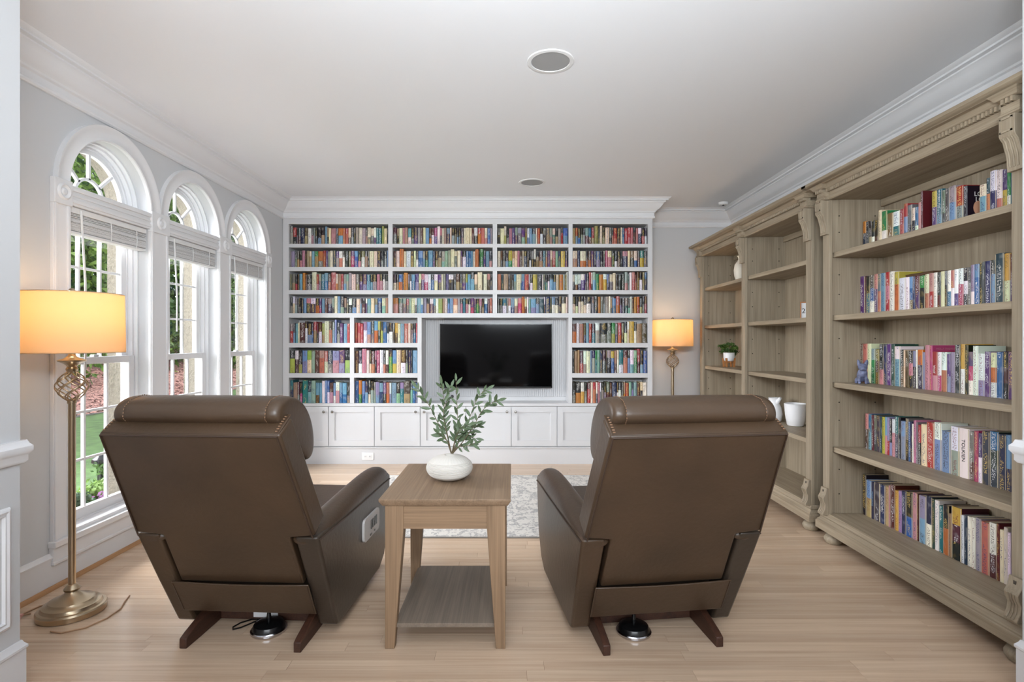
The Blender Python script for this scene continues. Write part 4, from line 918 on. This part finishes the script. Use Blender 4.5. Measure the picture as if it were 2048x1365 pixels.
vase = thing('round_vase', 'squat ribbed off-white vase standing on the oak side table', 'vase', (-.284, 2.50, .605 + .0006))
prof = []
for q in range(131):
    a = math.pi * (.06 + .86 * q / 130); r_ = .104 * math.sin(a) ** .92; z = .056 - .058 * math.cos(a)
    if .022 < z < .085: r_ += .0014 * math.sin(q * 1.5)
    prof.append((r_, z))
prof = [(.03, 0)] + [p for p in prof if p[1] > .002] + [(.026, .1135), (.020, .112), (.018, .104), (.02, .06)]
obj('body', lathe(NB(), prof, 144, mod=lambda a, z: 1 + (.012 * math.cos(a * 36) * min(1, max(0, (z - .078) / .02)) if z < .112 else 0)), mat('matte_offwhite', (204, 199, 192), .75), vase, smooth=60)

# olive branches
ob = thing('olive_branches', 'faux olive branches with dark fruits standing in the ribbed vase', 'plant', (-.284, 2.50, .605 + .0006))
def vp(cx, cy, dd):
    px, py = 820 + cx / 5.933, 750 + cy / 5.933; D = 2.5 + dd
    return Vector(((px - 1024) * D / F + .284, dd, H + (CY - py) * D / F - .605))
ST = [([(488, 935), (430, 770), (340, 590), (240, 390), (160, 260), (85, 160)], .05, 15), ([(490, 935), (440, 720), (400, 520), (405, 330), (375, 110)], -.03, 14), ([(492, 935), (440, 690), (415, 480), (435, 300), (490, 140)], .06, 12),
      ([(500, 935), (535, 780), (565, 600), (560, 400), (545, 60)], 0, 15), ([(505, 935), (600, 760), (690, 560), (760, 370), (830, 240), (910, 180)], .05, 15), ([(508, 935), (640, 780), (760, 600), (850, 440), (960, 340), (1040, 310)], -.04, 15),
      ([(508, 935), (570, 860), (660, 850), (770, 815)], -.06, 9), ([(505, 935), (600, 760), (700, 680), (830, 600)], .07, 11), ([(496, 935), (540, 760), (600, 640), (690, 600)], -.07, 12), ([(495, 935), (450, 800), (380, 740), (330, 690)], -.05, 7),
      ([(500, 935), (560, 800), (640, 740), (790, 760)], .02, 9)]
bm = NB(); L = []
rows = [[(0, 0, 0)] * 5] ; pr = [(.0, .0, .0), (.22, .22, .10), (.5, .30, .02), (.8, .18, -.06), (1, .0, -.1)]
rows = [[(x, -w_ * .42, z * .3), (x, 0, z * .3 - w_ * .12), (x, w_ * .42, z * .3)] for x, w_, z in ((0, .02, 0), (.18, .26, .08), (.45, .38, .06), (.75, .28, -.02), (1, .015, -.12))]
grid(bm, rows); lm = bpy.data.meshes.new('leaf'); bm.to_mesh(lm); bm.free(); lm.shade_smooth(); lm.materials.append(LEAF)
rl = random.Random(21)
for pts, dd, nl in ST:
    P = [vp(x, y_, dd * (q / (len(pts) - 1))) for q, (x, y_) in enumerate(pts)]
    dense = []
    for q in range(len(P) - 1):
        p0, p1, p2, p3 = P[max(0, q - 1)], P[q], P[q + 1], P[min(len(P) - 1, q + 2)]
        for s in range(5):
            u = s / 5; dense.append(.5 * ((2 * p1) + (p2 - p0) * u + (2 * p0 - 5 * p1 + 4 * p2 - p3) * u * u + (3 * p1 - p0 - 3 * p2 + p3) * u ** 3))
    dense.append(P[-1]); nd = len(dense)
    br_ = obj('branch', tube(NB(), dense, [.0024 - .0016 * q / (nd - 1) for q in range(nd)], 6), STEM, ob)
    nl = int(nl * 1.3)
    for q in range(nl):
        u = .24 + .76 * (q + .5) / nl; i0 = min(nd - 2, int(u * (nd - 1))); p = dense[i0].lerp(dense[i0 + 1], u * (nd - 1) - i0); tdir = (dense[i0 + 1] - dense[i0]).normalized()
        side = tdir.cross(Vector((0, 1, 0))); side.normalize(); ang = q * 137.5
        out = (side * math.cos(R(ang)) + tdir.cross(side) * math.sin(R(ang))).normalized()
        d = (tdir * rl.uniform(.5, 1.0) + out * rl.uniform(.6, 1.0)).normalized() if q < nl - 1 else tdir
        up = (Vector((0, -1, .3)) + Vector((rl.uniform(-.6, .6), rl.uniform(-.5, .5), rl.uniform(-.5, .5)))).normalized(); yv = up.cross(d).normalized(); zv = d.cross(yv)
        s = rl.uniform(.034, .052)
        o = link('leaf', lm, None, br_); o.matrix_local = Matrix(((d.x * s, yv.x * s, zv.x * s, p.x), (d.y * s, yv.y * s, zv.y * s, p.y), (d.z * s, yv.z * s, zv.z * s, p.z), (0, 0, 0, 1)))
for x, y_, dd, cc in ((500, 262, .02, (36, 30, 34)), (742, 694, .0, (34, 28, 34)), (652, 424, .03, (106, 116, 84)), (425, 400, .04, (40, 34, 36))):
    p = vp(x, y_, dd); bm = NB(); bmesh.ops.create_uvsphere(bm, u_segments=14, v_segments=10, radius=.0075 if cc[0] < 80 else .006, matrix=Matrix.Translation(p) @ Matrix.Diagonal((1, 1, 1.15, 1)))
    obj('olive', bm, mat(f'olive_{x}', cc, .35), ob, smooth=60)

# ------------------------------------------------------------------ floor lamps
def lamp(lab, x, y, power):
    t = thing('floor_lamp', lab, 'lamp', (x, y, 0), 0, 'brass floor lamps with drum shades')
    obj('base', lathe(NB(), [(.122, 0), (.130, .004), (.132, .026), (.127, .033), (.116, .035), (.112, .041), (.110, .048), (.096, .052), (.090, .058), (.086, .064), (.052, .076), (.030, .090), (.024, .100), (.004, .101)], 48), BRASS, t, smooth=30)
    obj('collar', lathe(NB(), [(.018, .098), (.030, .104), (.032, .112), (.026, .120), (.020, .128), (.016, .132)], 24), BRASS, t, smooth=50)
    obj('pole', lathe(NB(), [(.0145, .128), (.0145, .950), (.018, .952), (.018, .966), (.014, .970), (.006, .972)], 20), BRASS, t, smooth=40)
    cg = bpy.data.objects.new('cage', None); COL.objects.link(cg); cg.parent = t
    zc0, zc1 = .962, 1.098
    def cr_(u): return .010 + .052 * (math.sin(math.pi * u) ** .85)
    for s in (1, -1):
        for q in range(6):
            pts = []
            for k_ in range(17):
                u = k_ / 16; a = q * math.pi / 3 + s * u * math.pi * 1.0; pts.append((cr_(u) * math.cos(a), cr_(u) * math.sin(a), zc0 + (zc1 - zc0) * u))
            obj('wire', tube(NB(), pts, .0028, 6), BRASS, cg, smooth=60)
    obj('finial_cup', lathe(NB(), [(.010, 1.092), (.020, 1.096), (.024, 1.108), (.018, 1.118), (.022, 1.124), (.034, 1.134), (.052, 1.142), (.054, 1.148), (.030, 1.156), (.016, 1.166), (.013, 1.176), (.013, 1.215), (.018, 1.218), (.018, 1.26), (.004, 1.262)], 28), BRASS, t, smooth=40)
    sh_ = obj('shade', grid(NB(), [[(r * math.cos(2 * math.pi * q / 64), r * math.sin(2 * math.pi * q / 64), z) for q in range(64)] for r, z in ((.202, 1.182), (.197, 1.450), (.1955, 1.450), (.2005, 1.182), (.202, 1.182))], True), SHADE, t, smooth=60)
    bm = tube(NB(), [(.199 * math.cos(2 * math.pi * q / 40), .199 * math.sin(2 * math.pi * q / 40), 1.183) for q in range(40)], (.0022), 6, True); obj('shade_ring', bm, BRASS, sh_); bm = tube(NB(), [(.195 * math.cos(2 * math.pi * q / 40), .195 * math.sin(2 * math.pi * q / 40), 1.449) for q in range(40)], .0022, 6, True)
    for q in range(3): a = q * 2 * math.pi / 3; tube(bm, [(0, 0, 1.435), (.1 * math.cos(a), .1 * math.sin(a), 1.440), (.195 * math.cos(a), .195 * math.sin(a), 1.449)], .002, 6)
    obj('shade_ring', bm, BRASS, sh_)
    obj('harp', tube(NB(), [(0, .012, 1.255), (0, .05, 1.29), (0, .06, 1.34), (0, .04, 1.40), (0, 0, 1.432), (0, -.04, 1.40), (0, -.06, 1.34), (0, -.05, 1.29), (0, -.012, 1.255)], .002, 6), BRASS, t)
    obj('finial', lathe(NB(), [(.004, 1.432), (.006, 1.448), (.014, 1.452), (.016, 1.462), (.010, 1.472), (.003, 1.476)], 16), BRASS, t, smooth=60)
    BM = bpy.data.materials.get('bulb_glow')
    if BM is None:
        BM = bpy.data.materials.new('bulb_glow'); BM.use_nodes = True; bb2 = BM.node_tree.nodes['Principled BSDF']; bb2.inputs['Emission Color'].default_value = (1, .62, .28, 1); bb2.inputs['Emission Strength'].default_value = 6
    obj('bulb', lathe(NB(), [(.012, 1.258), (.014, 1.275), (.028, 1.31), (.030, 1.335), (.020, 1.36), (.003, 1.37)], 18), BM, t, smooth=60)
    p = light('lamp_light', 'POINT', (x, y, 1.33), (x, y, 0), power, (1, .72, .44), .05); p.parent = t; p.location = (0, 0, 1.39); p.rotation_euler = (0, 0, 0)
    return t
lamp('brass floor lamp with a lit drum shade by the nearest window', -2.0, 2.50, 2.1)
lamp('brass floor lamp with a lit drum shade in the far right corner', 1.635, 5.60, 2.1)
CORD = mat('clear_gold_cord', (168, 132, 100), .4)
t = thing('lamp_cord', 'thin gold cord looped on the floor around the near floor lamp', 'cord')
obj('cord', tube(NB(), [(-1.955, 2.330, .004), (-1.90, 2.318, .003), (-1.83, 2.36, .003), (-1.80, 2.44, .003), (-1.80, 2.53, .003), (-1.83, 2.60, .004), (-1.85, 2.66, .003)], .0035, 6), CORD, t)
obj('cord', tube(NB(), [(-2.12, 2.62, .004), (-2.19, 2.55, .004), (-2.205, 2.48, .004), (-2.21, 2.42, .006), (-2.235, 2.38, .004)], .004, 6), CORD, t)
obj('cord', tube(NB(), [(-2.17, 2.48, .005), (-2.20, 2.44, .012), (-2.19, 2.40, .006), (-2.225, 2.38, .014), (-2.21, 2.44, .006)], .004, 6), CORD, t)
tg = obj('tag', prism(NB(), [(-2.235, 2.375, .002), (-2.165, 2.395, .004), (-2.16, 2.42, .028), (-2.19, 2.40, .040), (-2.225, 2.40, .035)], (.004, .012, 0)), mat('pink_tag', (206, 150, 136), .7), t); tg['label'] = 'pink tag on the cord'

# ------------------------------------------------------------------ recliners
def lean(z): return -.10 - .517 * (z - .495)
NRM = Vector((0, .888, .459))
def recliner(lab, x, y, rot, panel):
    t = thing('recliner', lab, 'recliner', (x, y, 0), R(rot), 'brown leather rocker recliners seen from behind')
    # rear of the back: wide panel narrowing to a flap between the arms
    out = [(-.322, .917), (.322, .917), (.352, .500), (.250, .488), (.256, .262), (-.256, .262), (-.250, .488), (-.352, .500)]
    pts = [(u, lean(z), z) for u, z in out]
    o = obj('back_shell', prism(NB(), pts, NRM * .105), LEATHER, t, bevel=.010, bseg=3)
    pip = [(u - math.copysign(.009, u), lean(z) - .0008, z - .006) for u, z in out]
    obj('piping', tube(NB(), [pip[2], pip[1], pip[0], pip[7]], .0032, 6), SEAM, o)
    # band of leather over the top edge
    obj('top_band', prism(NB(), [(-.318, lean(.917) + .002, .918), (.318, lean(.917) + .002, .918), (.318, lean(.917) + .045, .948), (-.318, lean(.917) + .045, .948)], (0, .06, .028)), LEATHER, o, bevel=.012, bseg=3)
    for s in (-1, 1):
        bm = NB()
        for q in range(7):
            v0 = lean(.917) + .006 + q * .011; z0 = .926 + q * .0068; box(bm, s * .306 - .004, s * .306 + .004, v0 + .002, v0 + .005, z0 + .001, z0 + .005)
        ob2 = obj('stitching', bm, STITCH, o)
    # head pillow roll, with seams near its ends
    sec = [(-.268, .945), (-.292, .968), (-.286, 1.004), (-.252, 1.030), (-.190, 1.040), (-.120, 1.028), (-.050, .985), (.005, .915), (.025, .840), (.020, .780), (-.03, .760), (-.10, .80), (-.19, .90)]
    us = [(-.305, .80), (-.300, .93), (-.285, .99), (-.262, 1.0), (-.255, .975), (-.248, 1.0), (-.12, 1.01), (0, 1.012), (.12, 1.01), (.248, 1.0), (.255, .975), (.262, 1.0), (.285, .99), (.300, .93), (.305, .80)]
    cv, cz = -.13, .92
    rows = [[(u, cv + (v - cv) * s, cz + (z - cz) * s) for v, z in sec] for u, s in us]
    hp = obj('head_pillow', grid(NB(), rows, True, True), LEATHER, t, sub=2)
    for s in (-1, 1):
        loop = [(s * .255, cv + (v - cv) * .985, cz + (z - cz) * .985) for v, z in sec]; bm = NB()
        big = [loop[q] for q in range(len(loop))]
        for q in range(9):
            a = Vector(big[q]); b = Vector(big[q + 1]); nst = max(2, int((b - a).length / .010))
            for k_ in range(nst):
                p = a.lerp(b, (k_ + .2) / nst); r = a.lerp(b, (k_ + .7) / nst); tube(bm, [p, r], .0016, 4)
        o = obj('stitching', bm, STITCH, hp); o['kind'] = 'stuff'
    # back cushion and seat
    sec = [(-.02, .800), (.030, .790), (.055, .700), (.075, .600), (.120, .520), (.115, .450), (.05, .430), (-.02, .55), (-.08, .72)]
    rows = [[(u, v * 1, z) if abs(u) < .25 else (u, .0 + (v - .0) * .7, .61 + (z - .61) * .9) for v, z in sec] for u in (-.262, -.245, -.12, 0, .12, .245, .262)]
    obj('back_cushion', grid(NB(), rows, True, True), LEATHER, t, sub=2)
    obj('seat_cushion', B(-.235, .235, .10, .84, .30, .455), LEATHER, t, bevel=.045, bseg=4)
    obj('footrest', B(-.235, .235, .80, .88, .06, .40), LEATHER, t, bevel=.03, bseg=4)
    obj('seat_box', B(-.24, .24, .10, .80, .12, .31), LEATHER_SHADED, t)
    # arms
    for s in (-1, 1):
        arm = bpy.data.objects.new('arm', None); COL.objects.link(arm); arm.parent = t
        sidep = [(lean(.492) + .004, .492), (lean(.27), .27), (lean(.048), .048), (.155, .040), (.72, .040), (.80, .085), (.858, .20), (.872, .36), (.872, .50), (.84, .515)]
        bm = NB()
        def uo(z): return .360 - .012 * max(0, (.49 - z) / .45)
        outer = [(s * uo(z), v, z) for v, z in sidep]; inner = [(s * .268, v, z) for v, z in sidep]
        grid(bm, [outer, inner], True, True)
        o = obj('arm_panel', bm, LEATHER_SHADED if s > 0 else LEATHER, arm, bevel=.012, bseg=3)
        secs = []
        for v, crest, w_ in ((lean(.48) + .006, .492, .60), (-.06, .505, .85), (.02, .520, .95), (.20, .537, 1), (.42, .553, 1), (.62, .566, 1), (.76, .566, 1), (.84, .552, .95), (.880, .515, .85), (.886, .485, .6)):
            row = []
            for du, dz in ((.362, 0), (.362, .45), (.346, .82), (.315, 1), (.278, .98), (.244, .72), (.230, .30), (.236, -.15), (.30, -.3)):
                du = .30 + (du - .30) * w_; row.append((s * du, v, .470 + (crest - .470) * dz if dz > 0 else .470 + dz * .06))
            secs.append(row)
        obj('arm_pad', grid(NB(), secs, True, True), LEATHER, arm, sub=2)
        seam = [(s * .3615, v, z) for v, z in ((-.078, .480), (-.02, .480), (.2, .478), (.5, .478), (.75, .480), (.86, .478))]
        obj('seam', tube(NB(), seam, .0032, 6), SEAM, arm)
        seam = [(s * .361, lean(z) + .002, z) for z in (.48, .35, .2, .06)]
    # strap panel across the bottom of the back
    bm = NB(); rows = []
    for q in range(9):
        u = -.282 + .564 * q / 8; bow = .010 * math.sin(math.pi * q / 8)
        rows.append([(u, lean(.272) - .012 - bow * .5, .272 - bow * .4), (u, lean(.272) - .020 - bow * .5, .270 - bow * .4), (u, lean(.118) - .022 - bow, .118 + bow * .5), (u, lean(.118) - .013 - bow, .118 + bow * .5)])
    st = obj('strap_panel', grid(bm, rows, True, True), LEATHER, t, bevel=.003)
    for s in (-1, 1): obj('hem', tube(NB(), [(s * .276, lean(.126) - .0225, .126), (s * .276, lean(.266) - .0215, .266)], .0022, 5), SEAM, st)
    0 and obj('hem', tube(NB(), [(.276, lean(.126) - .0225, .126), (.276, lean(.266) - .0215, .266)], .0022, 5), SEAM, st)
    # rocker base in dark wood
    for s in (-1, 1):
        prof = [(0, 0), (0, .040), (.03, .052), (.20, .100), (.30, .120), (.70, .120), (.80, .09), (.82, .04), (.70, .020), (.50, .004), (.26, .004), (.10, .0)]
        obj('rocker', prism(NB(), [(s * .235 - .015, v, z) for v, z in prof], (.030, 0, 0)), DARKW, t, bevel=.003)
    obj('cross_rail', B(-.220, .220, .236, .258, .004, .125), DARKW, t, bevel=.002)
    obj('front_rail', B(-.220, .220, .64, .66, .03, .12), DARKW, t)
    obj('mechanism', box(B(-.20, .20, .24, .62, .10, .125), -.20, .20, .26, .60, .085, .10), BLACK, t)
    if panel:
        lb = obj('care_label', B(-.070, .040, .2335, .2360, .016, .044), PLASTW, t); lb['label'] = 'white paper label under the back'
        k = obj('control_panel', B(.3575, .3665, .42, .645, .285, .385), mat('silver_panel', (190, 186, 184), .4), t, bevel=.004); k['label'] = 'silver oval control panel with black buttons'
        md = k.modifiers[0]; md.width = .0
        k.modifiers.remove(md)
        # rounded outline
        pts = []
        for cx_, cz_, a0 in ((.625, .365, 0), (.44, .365, 90), (.44, .305, 180), (.625, .305, 270)):
            for q in range(5): a = R(a0 + q * 22.5); pts.append((.3560, cx_ + .024 * math.cos(a), cz_ + .024 * math.sin(a)))
        nb_ = prism(NB(), pts, (.0115, 0, 0)); bmesh.ops.recalc_face_normals(nb_, faces=nb_.faces); nb_.to_mesh(k.data); nb_.free()
        for q in range(4): obj('button', B(.367, .3695, .510 + .026 * q, .528 + .026 * q, .318, .362), BLACK, k, bevel=.001)
        obj('port', B(.367, .3685, .500, .528, .288, .298), BLACK, k); obj('port', B(.367, .3685, .560, .576, .292, .300), BLACK, k)
    return t
recliner('brown leather recliner left of the oak side table, seen from behind', -1.085, 2.19, -3.5, True)
recliner('brown leather recliner right of the oak side table, seen from behind', .605, 2.185, 7.5, False)
for lab, x, y in (('black disc power pack with chrome rim under the left recliner', -1.035, 2.342), ('black disc power pack with chrome rim under the right recliner', .515, 2.328)):
    t = thing('power_pack', lab, 'power supply', (x, y, 0), 0, 'power packs under the recliners')
    obj('body', lathe(NB(), [(.066, 0), (.070, .004), (.070, .012), (.060, .034), (.045, .042), (.004, .044)], 32), BLACK, t, smooth=30)
    obj('rim', lathe(NB(), [(.0705, .002), (.0735, .004), (.0735, .012), (.0700, .016)], 36), CHROME, t)
    obj('plug', lathe(NB(), [(.008, .04), (.010, .06), (.006, .09), (.003, .09)], 12), BLACK, t)
t = thing('charging_cable', 'black cord looped on the floor under the left recliner', 'cord'); obj('cord', tube(NB(), [(-1.11, 2.42, .01), (-1.15, 2.43, .004), (-1.185, 2.40, .004), (-1.20, 2.365, .004), (-1.19, 2.345, .004), (-1.165, 2.36, .004), (-1.13, 2.40, .006), (-1.105, 2.42, .008)], .0035, 6), BLACK, t)

# ------------------------------------------------------------------ ceiling fittings
for (x, y), lab in (((.194, 2.77), 'round flush ceiling speaker nearest the camera'), ((.178, 4.885), 'round flush ceiling speaker near the white bookcase')):
    t = thing('ceiling_speaker', lab, 'speaker', (x, y, ZC), 0, 'flush ceiling speakers')
    obj('bezel', lathe(NB(), [(.096, -.001), (.098, -.006), (.116, -.005), (.118, 0), (.09, 0)], 56), PLASTW, t, smooth=50); obj('grille', lathe(NB(), [(.0965, -.0005), (.0965, -.003), (.004, -.003)], 48), GRILLE, t)
t = thing('motion_sensor', 'small white sensor on the ceiling above the far oak bookcase', 'sensor', (2.15, 5.60, ZC)); obj('housing', lathe(NB(), [(.048, 0), (.048, -.012), (.040, -.024), (.004, -.026)], 24), PLASTW, t)
obj('lens', lathe(NB(), [(.014, -.024), (.010, -.030), (.003, -.032)], 14), BLACK, t)
